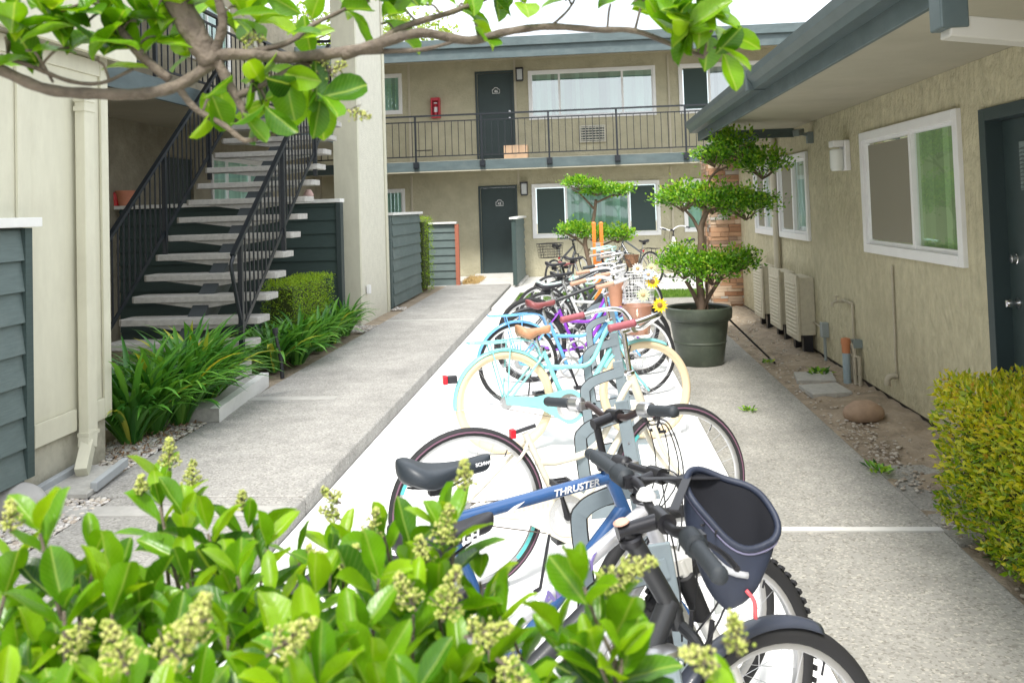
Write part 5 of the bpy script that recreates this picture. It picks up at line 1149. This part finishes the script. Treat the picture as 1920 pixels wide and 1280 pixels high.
    for s, a in ((-1,cr),(1,cr+math.pi)):
        e = Vector((bb[0]+.168*math.cos(a), s*.075, bb[1]+.168*math.sin(a)))
        b = MB(); b.tube([(bb[0],s*.068,bb[1]),(bb[0]+.08*math.cos(a),s*.072,bb[1]+.08*math.sin(a)),e], [.016,.010,.012], 8); b.lathe([(0,-.01),(.018,-.01),(.018,.01),(0,.01)],(bb[0],s*.072,bb[1]),(0,1,0),12); b.build('crank_arm', BLKM, cs, smooth=True)
        b = MB(); c = e+Vector((0,s*.055,0)); b.tube([e, c+Vector((0,s*.04,0))], .006, 6)
        for dx in (-.035,.035): b.box(c.x+dx-.006,c.x+dx+.006,c.y-.042,c.y+.042,c.z-.012,c.z+.012)
        for dy in (-.042,.0,.042): b.box(c.x-.029,c.x+.029,c.y+dy-.004,c.y+dy+.004,c.z-.010,c.z+.010)
        b.build('pedal', BLKP, cs)
    b = MB()
    b.lathe([(.0,-.004),(.045,-.004),(.045,.004),(0,.004)],(0,-.045,r),(0,1,0),18); b.lathe([(.0,-.003),(.032,-.003),(.032,.003),(0,.003)],(0,-.055,r),(0,1,0),16); b.build('cogs', ALU, ra)
    b = MB()
    for s, rr_ in ((1,.09),(-1,.09)): b.tube([(bb[0],-.055,bb[1]+s*.09),(0,-.05,r+s*.042)], .0032, 4)
    b.build('chain', mat('chain_steel',(.18,.15,.13),.5,.6), t)
    if style == 'mtb' and guard is None:
        b = MB(); b.box(-.012,.012,-.075,-.045,r-.09,r-.02); b.lathe([(0,-.005),(.017,-.005),(.017,.005),(0,.005)],(.01,-.06,r-.10),(0,1,0),12); b.beam((0,-.062,r-.03),(.03,-.062,r-.13),.01,.016,up=(0,1,0)); b.build('derailleur', BLKP, t)
    if guard:
        P = []; n = 18
        for i in range(n+1): a = R(-95+190*i/n); P.append((bb[0]+.118*math.cos(a), bb[1]+.118*math.sin(a)))
        P += [(.20,bb[1]+.085),(.02,r+.045),(-.01,r+.03),(-.005,r-.01),(.2,bb[1]+.02)]
        m = len(P); b = MB(); b.add([(p,-.068,q_) for p,q_ in P]+[(p,-.062,q_) for p,q_ in P], [tuple(range(m)),tuple(range(2*m-1,m-1,-1))]+[(i,(i+1)%m,m+(i+1)%m,m+i) for i in range(m)]); b.build('chain_guard', guard, t, bevel=.002)
        b = MB(); b.lathe([(.062,-.072),(.088,-.072),(.088,-.069),(.062,-.069)],(bb[0],0,bb[1]),(0,1,0),30,closed=True); b.build('guard_ring', CHROME, t)
        b = MB(); b.lathe([(0,-.0695),(.062,-.0695)],(bb[0],0,bb[1]),(0,1,0),30); b.build('guard_opening', WHITEP, t)
    if kick:
        b = MB(); b.tube([(.12,.05,.28),(.10,.13,.01)] if kick == 'l' else [(.36,-.05,.26),(.27,-.12,.02)], .007, 7); b.tube([(.27,-.12,.02),(.24,-.125,.012)] if kick != 'l' else [(.10,.13,.01),(.07,.13,.008)], .009, 7); b.build('kickstand', BLKM, t, smooth=True)
    if fenders:
        fender(t, 0, r, 35 if style != 'mtb' else 50, 185, fenders); fw.append(fender(t, wb, r, 60, 150 if style != 'mtb' else 140, fenders))
    if rack:
        z = r*2+.055; b = MB()
        for s in (-1,1):
            b.tube(bez([(sc[0]-.01,s*.02,sc[1]-.06),(sc[0]-.09,s*.055,z),(-.08,s*.06,z),(-.24,s*.06,z+.005)],4), .0055, 6)
            b.tube([(-.10,s*.06,z),(0,s*.066,r)], .005, 6); b.tube([(.04,s*.06,z),(0,s*.066,r)], .005, 6)
        b.tube([(-.24,-.06,z+.005),(-.24,.06,z+.005)], .0055, 6)
        for xx in (-.18,-.10,-.02,.06): b.tube([(xx,-.058,z),(xx,.058,z)], .004, 5)
        b.tube([(-.23,0,z),(.15,0,z)], .004, 5); b.build('rear_rack', rack, t, smooth=True)
    if tail:
        b = MB()
        if tail == 'post': b.box(sc[0]-.072,sc[0]-.046,-.017,.017,sc[1]-.015,sc[1]+.025); b.build('tail_light', RED_L, t, bevel=.005); b = MB(); b.tube([(sc[0]-.045,0,sc[1]+.01),(sc[0]+.0,0,sc[1]+.02),(sc[0]+.05,0,sc[1]+.03)], .009, 8); b.build('light_bracket', BLKP, t)
        else: b.box(-r-.075,-r-.045,-.03,.03,r+.145,r+.205); b.build('tail_light', RED_L, t, bevel=.006); b = MB(); b.box(-r-.044,-r+.02,-.025,.025,r+.15,r+.20); b.build('light_housing', BLKP, t, bevel=.006)
    if at_front: at_front(t, clamp, fw)
    if bar_steer:
        ax = Vector((hx-lx,0,hz-lz)).normalized(); piv = Vector((lx,0,lz)); Mx = Matrix.Translation(piv) @ Matrix.Rotation(bar_steer, 4, ax) @ Matrix.Translation(-piv)
        for o in (sm_, hb): o.matrix_local = Mx @ o.matrix_local
    if steer:
        ax = Vector((hx-lx,0,hz-lz)).normalized(); piv = Vector((lx,0,lz)); Mx = Matrix.Translation(piv) @ Matrix.Rotation(steer, 4, ax) @ Matrix.Translation(-piv)
        for o in fw: o.matrix_local = Mx @ o.matrix_local
    t.location = (x, y, -.098); t.rotation_euler = Euler((-lean, 0, hd), 'XYZ')
    return t, fr, clamp
RED_L = mat('red_lens', (.62,.02,.035), .25, coat=.6)
def wire_basket(par, x0, x1, w0, w1, z0, z1, mt, name='basket', step=.035, rr_=.0018, taper=.85):
    b = MB()
    def ring(k): 
        z = z0+(z1-z0)*k; s = taper+(1-taper)*k; cx = (x0+x1)/2; hx = (x1-x0)/2*s; hy = w1/2*s
        return [(cx-hx,-hy,z),(cx+hx,-hy,z),(cx+hx,hy,z),(cx-hx,hy,z)]
    for k in [i/5 for i in range(6)]: b.tube(ring(k), rr_*(2 if k == 1 else 1), 5, closed=True)
    lo, hi = ring(0), ring(1)
    for e in range(4):
        a, c, d, f = Vector(lo[e]), Vector(lo[(e+1)%4]), Vector(hi[e]), Vector(hi[(e+1)%4]); n = max(3, int((c-a).length/step))
        for i in range(n+1): b.tube([a+(c-a)*i/n, d+(f-d)*i/n], rr_, 4)
        if e in (0, 1):
            o, p = Vector(lo[(e+3)%4]), Vector(lo[(e+2)%4])
            for i in range(n+1): b.tube([a+(c-a)*i/n, o+(p-o)*i/n], rr_, 4)
    return b.build(name, mt, par)

LOGOW = mat('decal_white', (.82,.82,.85), .4); TEAL = mat('decal_teal', (.12,.55,.55), .4)
# --- A: dark bike nearest the camera
hdA = .545
A_, frA, clA = bicycle('matte black bicycle nearest the camera with dark front fender and teal lettering on its fork', .385-1.02*math.cos(hdA), 1.93-1.02*math.sin(hdA), hdA, .10, .35, 1.02, 'mtb', pm('black',(.03,.032,.036),.45,coat=.1),
    tw=.024, stripe=None, bar='riser', sad=BLKP, sad_z=.93, fenders=pm('fender_slate',(.06,.07,.10),.4), head_top=.935, head_dx=-.06, stem_rise=.02, stem_len=.09, shifters=GRIPB, levers=BLKM, bell=(WHITEP,1), sz=1.10, bar_steer=-.27, cab=.035, fork_w=.06, name='black_bicycle')
lx, lz = 1.02-.185-.036, .935-.15
fkA = [o for o in A_.children if o.name.startswith('fork')][0]
text('TRE', .034, TEAL, fkA, frame((lx+.062,-.0785,.56),(.36,0,-1),(1,0,.36)), 'fork_lettering')
text('SYNCROS', .014, LOGOW, A_, frame((lx-.01,-.018,.975),(1,0,.15),(-.15,0,1)), 'stem_lettering') if False else None
# orange and white headset cap
b = MB(); b.lathe([(0,.006),(.012,.006),(.018,.003),(.018,0)], Vector((1.02-.235-.06-.035,0,.935+.01+.02+.017)), (-.25,0,1), 18); b.build('headset_cap', mat('cap_peach',(.75,.42,.32),.4), A_)
# --- B: silver suspension bike
hdB = .56
B_, frB, clB = bicycle('silver mountain bike with black gel saddle and knobbly tyres second from the camera', .345-1.04*math.cos(hdB), 2.45-1.04*math.sin(hdB), hdB, .07, .338, 1.04, 'mtb', pm('silver',(.62,.62,.66),.28,.35),
    tw=.027, knob=True, bar='flat', sad=BLKP, sad_z=.90, sad_L=.27, sad_W=.19, suspension=True, forkm=pm('pearl',(.66,.65,.62),.35,.2), head_top=.85, stem_rise=.03, shifters=BLKP, levers=ALU, fat=1.2, sz=.95, head_dx=.02, sc_z=.60, sad_dx=.03, cab=.03)
sB = [o for o in B_.children if o.name.startswith('saddle')][0]
text('GEL', .034, LOGOW, sB, frame((.285,-.049,.864),(1,.22,.03),(0,.15,1)), 'saddle_lettering', shear=.3)
text('COMFORT', .010, LOGOW, sB, frame((.290,-.050,.842),(1,.22,.03),(0,.15,1)), 'saddle_lettering')
PURP = mat('decal_purple', (.22,.18,.42), .4)
text('ALLOY', .045, PURP, frB, frame((.56,-.0200,.69),(1,0,.42),(0,0,1)), 'frame_lettering', shear=.3, sx=1.3)
# --- C: blue bike
hdC = .40
BLUE = pm('deep_blue',(.035,.10,.26),.25)
C_, frC, clC = bicycle('dark blue bicycle with white top tube lettering and black saddle', .275-1.03*math.cos(hdC), 2.81-1.03*math.sin(hdC), hdC, .05, .335, 1.03, 'mtb', BLUE,
    tw=.020, bar='riser', barm=mat('bar_brown_black',(.07,.05,.05),.3,.5), sad=mat('saddle_black_blue',(.028,.036,.046),.45), sad_z=.91, sad_L=.29, sad_W=.20, fat=1.3, head_top=.82, stem_rise=.13, stem_len=.075, shifters=ALU, levers=ALU, sz=1.05, sc_z=.755, sad_dx=.065, bar_steer=.25)
text('THRUSTER', .028, LOGOW, frC, frame((.675,-.0202,.775),(1,0,.115),(0,0,1)), 'frame_lettering', shear=.25, sx=1.15)
b = MB(); q = [(.44,.724),(.47,.742),(.505,.752),(.49,.742),(.47,.730)]; b.add([(x,-.0205,z+.006) for x,z in q], [tuple(range(5))]); b.build('frame_swoosh', LOGOW, C_, solid=.001)
sC = [o for o in C_.children if o.name.startswith('saddle')][0]
text('SCHWINN', .014, LOGOW, sC, frame((.385,-.040,.890),(1,.12,.05),(0,.2,1)), 'saddle_lettering', sx=1.1)
# --- D: cream city bike
hdD = .40
CRM = pm('ivory',(.80,.74,.60),.3)
STR = mat('tyre_stripe_plum',(.20,.10,.15),.6)
GRM = mat('grip_maroon',(.36,.10,.12),.55,noise=(60,.1)); GRT = mat('grip_tan',(.55,.32,.22),.55,noise=(60,.12))
D_, frD, clD = bicycle('ivory city bicycle with cream chain guard, red tail light and chrome swept handlebar', -.545, 3.70, hdD, .05, .35, 1.03, 'cruiser', CRM,
    tw=.020, stripe=STR, bar='cruiser', barm=CHROME, grip=GRM, stem=CHROME, stem_rise=.19, stem_len=.05, sad=None, guard=CRM, tail='post', kick='r', head_top=.86, levers=None, sz=.95, cables=False, crank_a=105, head_dx=.02, low=True)
text('SCHWINN', .045, mat('decal_pink',(.85,.45,.40),.5), D_, frame((.24,-.0695,.345),(1,0,-.04),(.04,0,1)), 'guard_lettering', sx=1.4) if False else None
b = MB(); 
for k in range(9): b.box(.16+k*.022,.17+k*.022,-.0700,-.0685,.335,.352)
b.build('guard_pattern', mat('decal_pink',(.80,.55,.50),.5), D_)
for cx in (0,1.03):
    for a0 in (20, 200): b = MB(); b.lathe([(.300,-.0135),(.318,-.0140)], (cx,0,.35), (0,1,0), 8, a0=R(a0), a1=R(a0+28)); b.build('rim_decal', TEAL, D_)
# --- E: aqua cruiser
hdE = .33
AQUA = pm('aqua',(.27,.66,.66),.25); TAN = mat('saddle_tan',(.52,.27,.15),.5,noise=(40,.1))
E_, frE, clE = bicycle('aqua cruiser bicycle with cream tyres, rear rack, tan saddle and red tail light', -.585, 5.79, hdE, .04, .345, 1.02, 'cruiser', AQUA, tyre=TYREW, rim=TYREW,
    tw=.026, bar='swan', barm=pm('bar_white',(.78,.78,.78)), grip=GRT, stem=CHROME, stem_rise=.17, stem_len=.07, sad=TAN, sad_z=.84, sad_L=.25, sad_W=.23, fat=1.5, fenders=AQUA, rack=AQUA, guard=AQUA, tail='fender', head_top=.84, levers=None, cables=False, crank_a=-25)
b = MB(); 
for s in (-1,1):
    for k in range(4): b.lathe([(.016,0),(.019,.004),(.016,.008)], (.19,s*.045,.735+k*.012), (0,0,1), 10)
b.build('saddle_springs', CHROME, E_)
# --- F: sky blue cruiser
SKYB = pm('sky_blue',(.16,.45,.80),.25)
F_, frF, clF = bicycle('sky blue cruiser bicycle with maroon saddle, rack and blue fenders behind the aqua one', -.61, 7.22, .28, .03, .345, 1.06, 'cruiser', SKYB, rim=WHITEP,
    tw=.020, bar='cruiser', barm=pm('bar_white',(.78,.78,.78)), grip=GRT, stem=CHROME, stem_rise=.14, sad=mat('saddle_maroon',(.25,.07,.07),.45,noise=(30,.12)), sad_z=.86, sad_L=.26, sad_W=.21, fat=1.3, fenders=SKYB, rack=SKYB, head_top=.86, levers=None, cables=False, kick='l')
# --- G: purple with white basket
PUR = pm('violet',(.28,.05,.55),.28)
def gbasket(t, c, fw):
    bk = wire_basket(t, c.x+.02, c.x+.33, .4, .42, c.z-.30, c.z-.02, pm('basket_white',(.85,.85,.85)), step=.03, rr_=.0028); fw.append(bk)
G_, frG, clG = bicycle('purple bicycle with black saddle and white wire front basket holding cloth flowers', -.56, 8.15, .25, .03, .345, 1.05, 'cruiser', PUR, tw=.028, bar='cruiser', barm=pm('bar_white',(.78,.78,.78)), grip=GRIPB, stem=CHROME, stem_rise=.10,
    sad=BLKP, sad_z=.92, sad_L=.27, sad_W=.19, fenders=BLKP, head_top=.88, levers=ALU, cables=True, at_front=gbasket)
# --- H: black frame with outlined lettering
H_, frH, clH = bicycle('black bicycle with thick frame tubes and bold white outline lettering', -.62, 9.05, .22, .03, .35, 1.06, 'mtb', pm('black',(.03,.032,.036)), tw=.026, rim=ALU, bar='riser', sad=mat('saddle_mint',(.55,.72,.68),.5), sad_z=.86, sad_L=.27, sad_W=.2, head_top=.86, levers=ALU, shifters=BLKP)
b = MB(); b.beam((.47,0,.33),(.80,0,.70),.05,.075,up=(0,1,0)); b.build('battery_tube', pm('black',(.03,.032,.036)), H_, bevel=.01)
M0 = frame((.63,-.0265,.51),(.33,0,.37),(-.37,0,.33))
text('DAEGAN', .075, LOGOW, H_, M0, 'frame_lettering', sx=1.1) if False else None
b = MB()
for k in range(4):      # outlined block marks on the down tube
    c = Vector((.53+k*.065,-.027 if True else 0,.397+k*.073)); u = Vector((.33,0,.37)).normalized(); v = Vector((-.37,0,.33)).normalized()
    b.tube([c+u*.022+v*.022, c-u*.022+v*.022, c-u*.022-v*.022, c+u*.022-v*.022], .0032, 4, closed=True)
b.build('frame_marks', LOGOW, H_)
# --- the rest of the row
WHT = pm('white',(.80,.80,.80))
I_, frI, clI = bicycle('white bicycle with brown swept grips beyond the black one', -.50, 9.85, .20, .03, .34, 1.04, 'cruiser', WHT, tw=.020, rim=ALU, bar='cruiser', barm=WHT, grip=mat('grip_brown_grey',(.42,.36,.32),.6), stem=CHROME, stem_rise=.12, sad=BLKP, sad_z=.90, head_top=.88, levers=ALU)
J_, frJ, clJ = bicycle('black bicycle with drooping cables and black saddle in the far half of the rack', -.58, 10.7, .18, .02, .34, 1.04, 'mtb', pm('black',(.03,.032,.036)), tw=.020, bar='riser', sad=BLKP, sad_z=.96, head_top=.92, shifters=BLKP)
def rustb(t, c, fw):
    P = []; b = MB(); b.lathe([(.0,.0),(.06,.0),(.085,.05),(.10,.16),(.105,.165),(.095,.17)], (c.x+.12,0,c.z-.20), n=16); fw.append(b.build('wicker_basket', mat('wicker',(.30,.16,.09),.85,noise=(60,.4),bump=(90,1,.01)), t))
K_, frK, clK = bicycle('dark grey bicycle with small wicker basket near the orange post', -.36, 11.5, .16, .02, .34, 1.04, 'mtb', pm('charcoal',(.08,.09,.10)), tw=.020, bar='flat', grip=GRIPB, sad=BLKP, sad_z=.98, head_top=.92, at_front=rustb, shifters=ALU)
L_, frL, clL = bicycle('pale mint bicycle at the far end of the rack', -.50, 12.3, .14, .02, .34, 1.04, 'cruiser', pm('mint',(.45,.72,.66)), tw=.020, bar='cruiser', barm=pm('mint',(.45,.72,.66)), grip=mat('grip_mint',(.5,.75,.68),.6), sad=mat('saddle_maroon',(.25,.07,.07)), sad_z=.86, head_top=.90, levers=None)
# bicycles parked outside the rack
def fbasket(t, c, fw): 
    b = wire_basket(t, -.28, .08, .3, .36, .72, .98, BLKM, step=.05, rr_=.0035)
M_, frM, clM = bicycle('black bicycle with rear wire basket standing by the lower window at the left end', -.62, 15.9, R(62), .02, .34, 1.04, 'mtb', pm('black',(.03,.032,.036)), tw=.020, bar='riser', sad=BLKP, sad_z=.95, head_top=.92, at_front=fbasket, tail='post', group='bicycles parked by the lower window')
N_, frN, clN = bicycle('dark grey bicycle with rear light leaning by the lower window, its wheel to the right', 1.30, 17.6, R(128), .03, .345, 1.06, 'mtb', pm('charcoal',(.08,.09,.10)), tw=.022, bar='riser', sad=BLKP, sad_z=.92, head_top=.95, rack=BLKM, tail='post', kick='l', group='bicycles parked by the lower window')
O_, frO, clO = bicycle('white bicycle half hidden behind the potted tree beside the right end of the far wall', 2.25, 17.9, R(118), .03, .34, 1.04, 'cruiser', WHT, tw=.020, bar='cruiser', barm=WHT, grip=GRIPB, sad=BLKP, sad_z=.90, head_top=.95, stem_rise=.1, levers=ALU, group='bicycles parked by the lower window')

# --- cloth flowers in the white basket: each a thing
def to_world(o, p): return (Matrix.LocRotScale(o.location, o.rotation_euler, None)) @ Vector(p)
YEL = mat('petal_yellow',(.90,.62,.02),.6); PWH = mat('petal_white',(.85,.83,.76),.6); PBL = mat('petal_blue',(.55,.65,.85),.6); PGR = mat('petal_green',(.62,.70,.42),.6); EYEF = mat('flower_eye',(.30,.15,.05),.8)
def daisy(p, s, mt, label, n=13, nrm=(0,-1,.3)):
    t = empty('cloth_flower', p, label, 'flower'); p = Vector(p); z = Vector(nrm).normalized(); x = z.orthogonal().normalized(); y = z.cross(x); b = MB()
    for k in range(n):
        a = 2*math.pi*k/n; d = x*math.cos(a)+y*math.sin(a); e = z.cross(d)
        b.add([p+d*s*.2, p+d*s*.6+e*s*.17+z*s*.1, p+d*s-z*s*.05, p+d*s*.6-e*s*.17+z*s*.1], [(0,1,2,3)])
    b.build('petals', mt, t)
    b = MB(); b.lathe([(0,.25*s),(.2*s,.2*s),(.3*s,.06*s),(.28*s,-.1*s)], p, z, 12); b.build('flower_centre', EYEF if mt is YEL else mat('eye_tan',(.6,.4,.2),.8), t, smooth='all')
c = clG
for dx, dy, dz, s, m_, lab in ((.30,-.20,-.10,.075,YEL,'yellow cloth sunflower with dark centre on the basket side'),(.37,-.18,-.33,.08,YEL,'lowest yellow cloth flower hanging below the basket corner'),(.20,-.21,-.22,.07,PGR,'pale green cloth flower on the basket side'),(.16,-.20,.03,.06,PWH,'white cloth flower with tan centre on the basket rim'),(.26,-.21,-.03,.06,PBL,'pale blue cloth flower on the basket side'),(.31,-.16,.03,.05,PGR,'small greenish cloth flower at the outer rim corner')):
    daisy(to_world(G_, (c.x+dx, dy, c.z+dz)), s, m_, lab)
# drink cup and tumbler on the bars of the aqua bike
p = to_world(E_, (clE.x+.03,-.03,clE.z-.03))
b = MB(); b.lathe([(0,0),(.040,0),(.056,.155),(.060,.16),(.060,.168),(.052,.165),(.04,.03),(0,.03)], p+Vector((-.03,-.02,-.06)), (0,0,1), 28); b.build('cup_holder', mat('cup_tan',(.55,.27,.17),.5,noise=(30,.06)), None, smooth=True, label='tan leather cup holder fixed to the handlebar of the aqua cruiser', cat='cup holder')
PLAS = glassmat('smoky_plastic',(.90,.74,.64),.03)
_t = PLAS.node_tree; _d = _t.nodes.new('ShaderNodeBsdfDiffuse'); _d.inputs['Color'].default_value = (.62,.38,.28,1); _m = _t.nodes.new('ShaderNodeMixShader'); _m.inputs[0].default_value = .42
_o = [n for n in _t.nodes if n.type == 'OUTPUT_MATERIAL'][0]; _s = _o.inputs['Surface'].links[0].from_socket; _t.links.new(_s, _m.inputs[1]); _t.links.new(_d.outputs[0], _m.inputs[2]); _t.links.new(_m.outputs[0], _o.inputs['Surface'])
b = MB(); b.lathe([(0,0),(.085,0),(.105,.19),(.110,.195),(.110,.20)], to_world(E_, (clE.x+.14,-.05,clE.z-.29)), (0,0,1), 28); b.build('plastic_basket', PLAS, None, smooth='all', solid=.003, label='translucent brown round basket in front of the aqua cruiser', cat='basket')

# --- navy pouch bag hanging from the nearest handlebar
NAVY = mat('navy_nylon',(.020,.027,.05),.55,noise=(12,.2),bump=(9,.5,.012)); LAV = mat('lavender_piping',(.20,.19,.30),.6); INS = mat('bag_lining',(.008,.009,.014),.9)
bag = empty('handlebar_bag', (.33,1.93,.62), 'open navy cloth bag hanging from the nearest handlebar', 'bag')
def bag_pt(u, k):
    """u round the mouth, k 0 rim .. 1 bottom"""
    a = 2*math.pi*u; cx = Vector((.285,1.875,.905)); ex = Vector((.070,-.048,-.055)); ey = Vector((.052,.045,.022)); dn = Vector((-.035,-.02,-.155))
    s = (1-.10*k-.48*k**3); w_ = 1+.05*math.sin(2*a+1)*(1-k)+.035*math.sin(5*a+k*4)+.02*math.sin(9*a-k*6)*k
    return cx+(ex*math.cos(a)+ey*math.sin(a))*s*w_*1.0+dn*k*(1+.12*math.cos(a))+Vector((0,0,.012*math.sin(2*a)*(1-k)))
P = [tuple(bag_pt(i/36, j/12)) for i in range(36) for j in range(13)]
b = MB(); b.grid(P, 36, 13, cu=True); b.add([tuple(bag_pt(i/36,1)) for i in range(36)], [tuple(range(36))]); b.build('bag_body', NAVY, bag, smooth='all')
P = [tuple(bag_pt(i/36, j/12)*1.0+(Vector((.275,1.87,.84))-bag_pt(i/36,j/12))*.07) for i in range(36) for j in range(13)]
b = MB(); b.grid(P, 36, 13, cu=True); b.add([P[i*13+12] for i in range(36)], [tuple(range(36))]); b.build('lining', INS, bag, smooth='all')
b = MB(); b.tube([bag_pt(i/48,0) for i in range(48)], .0075, 8, closed=True); b.build('rim_roll', NAVY, bag, smooth='all')
b = MB(); b.tube([bag_pt(i/48,.05)*1.0+(bag_pt(i/48,.05)-Vector((.262,1.84,.88)))*.03 for i in range(48)], .003, 5, closed=True); b.tube([bag_pt(.52+.0*i, i/10)+(bag_pt(.52,i/10)-Vector((.262,1.84,.8)))*.02 for i in range(10)], .003, 5); b.build('piping', LAV, bag, smooth='all')
b = MB(); b.beam(bag_pt(.38,.02),Vector((.10,1.86,.965)),.018,.003); b.beam(bag_pt(.55,.02),Vector((.15,1.70,.955)),.018,.003); b.build('strap', BLKP, bag)
b = MB(); q = bag_pt(.93,.55); b.tube(bez([q,q+Vector((.015,-.005,-.02)),q+Vector((.016,-.004,-.055))],3), .0045, 6); b.build('zip_pull', mat('zip_red',(.75,.12,.14),.5), bag, smooth='all')
b = MB(); b.tube([bag_pt(.72+.2*i/8,.35) for i in range(9)], .007, 6); b.build('reflective_band', mat('band_grey',(.45,.46,.48),.4), bag, smooth='all')

# --- bike docks
DOCK = mat('dock_grey_steel',(.24,.29,.32),.5,.2,noise=(12,.08)); 
def dock(label, x, y):
    t = empty('bike_dock', (x,y,-.1), label, 'bike rack', 'grey steel bike docks'); o = V(x,y,-.1)
    b = MB(); b.box(x+.10,x+.34,y-.06,y+.06,-.1,-.088); b.build('base_plate', DOCK, t)
    # slanted flat post
    b = MB(); b.beam(o+V(.24,0,.01), o+V(.13,0,.76), .012, .06, up=(1,0,0)); ps = b.build('post', DOCK, t, bevel=.004)
    for k in range(6):
        b = MB(); b.lathe([(0,-.009),(.006,-.009),(.006,.009),(0,.009)], o+V(.232-.10*(k+.5)/6,0,.06+.68*(k+.5)/6), (0,1,0), 8)
        b.build('bolt', CHROME, t)
    # C shaped trays, flat bar edged with rubber
    for z0, z1, dx in ((.26,.68,.0),):
        pts = [(.15+dx,z1+.02),(.02+dx,z1-.02),(-.045+dx,z1-.06),(-.06+dx,z1-.12),(-.03+dx,z0+.03),(.0+dx,z0),(.14+dx,z0+.02)]
        q = bez([o+V(a,0,z) for a, z in pts],5); n = len(q); Pn = []
        for i in range(n):
            tg = (q[min(i+1,n-1)]-q[max(i-1,0)]).normalized(); nn = Vector((tg.z,0,-tg.x))
            for s, yy in ((-.0275,-.035),(.0275,-.035),(.0275,.035),(-.0275,.035)): Pn.append(q[i]+nn*s*.9+V(0,yy*.35,0))
        bb_ = MB(); fs = [(i*4+j,i*4+(j+1)%4,(i+1)*4+(j+1)%4,(i+1)*4+j) for i in range(n-1) for j in range(4)]+[(0,1,2,3),(4*n-4,4*n-3,4*n-2,4*n-1)]
        bb_.add(Pn, fs); tr = bb_.build('wheel_tray', DOCK, t)
        e = MB()
        for s in (1, 3): e.tube([Vector(Pn[i*4+(0 if s == 3 else 1)])*.5+Vector(Pn[i*4+(3 if s == 3 else 2)])*.5 for i in range(n)], .0065 if s == 3 else .005, 6)
        e.build('rubber_edge', RUBBER, tr)
    return t
for yy, xx, lab in ((2.30,.03,'grey steel dock holding the silver mountain bike'),(2.95,.0,'grey steel dock between the blue and silver bikes'),(3.95,.0,'grey steel dock holding the ivory bicycle'),(4.95,.02,'empty grey steel dock in front of the aqua cruiser'),(6.05,.03,'grey steel dock holding the aqua cruiser'),(7.4,.05,'grey steel dock holding the sky blue cruiser'),(8.5,.05,'grey steel dock beyond the purple bicycle')):
    dock(lab, xx, yy)
# near lock post
lk = empty('lock_post', (.17,1.70,-.1), 'grey steel dock arm with black rubber vented pad at the bottom edge of the view', 'bike rack')
b = MB(); b.beam((.12,1.83,.62),(.21,1.62,-.1),.075,.05,up=(0,1,.3)); b.build('arm', DOCK, lk, bevel=.01)
b = MB(); b.lathe([(0,.012),(.03,.008),(.042,0),(.042,-.01)], (.12,1.83,.622), (-.1,.25,.9), 20); b.build('arm_cap', ALU, lk, smooth=True)
b = MB(); b.beam((.128,1.772,.53),(.19,1.625,.03),.045,.02,up=(0,1,.3)); pd = b.build('rubber_pad', BLKP, lk, bevel=.006)
b = MB()
for k in range(4): b.beam((.122+k*.007,1.755-k*.001,.47),(.145+k*.007,1.70,.28),.002,.004,up=(0,1,.3))
b.build('pad_grooves', LOGOW, pd)

# --- orange repair post
ORA = pm('safety_orange',(.85,.23,.03),.45)
t = empty('repair_post', (.14,12.9,-.1), 'bright orange bike repair post with two upright arms', 'repair station')
ox, oy = .16, 12.9
b = MB(); b.box(ox-.075,ox+.085,oy-.05,oy+.05,-.1,1.0); b.build('post_body', ORA, t, bevel=.012)
for s, z1 in ((-1,1.28),(1,1.28)):
    b = MB(); b.box(ox+.005+s*.055-.028,ox+.005+s*.055+.028,oy-.03,oy+.03,1.002,z1); b.lathe([(0,.03),(.02,.026),(.033,.008),(.034,-.01)], (ox+.005+s*.055,oy,z1), n=16); b.build('arm', ORA, t, bevel=.006)
b = MB(); b.box(ox-.03,ox+.04,oy-.056,oy-.051,.72,1.0); pl = b.build('instruction_plate', mat('plate_grey',(.35,.36,.37),.5), t)
b = MB()
for k in range(7): b.box(ox-.02,ox+.03-.01*(k%3),oy-.059,oy-.0565,.76+k*.03,.768+k*.03)
b.build('plate_marks', BLKP, pl)
# small stuff on the pad: fallen bits
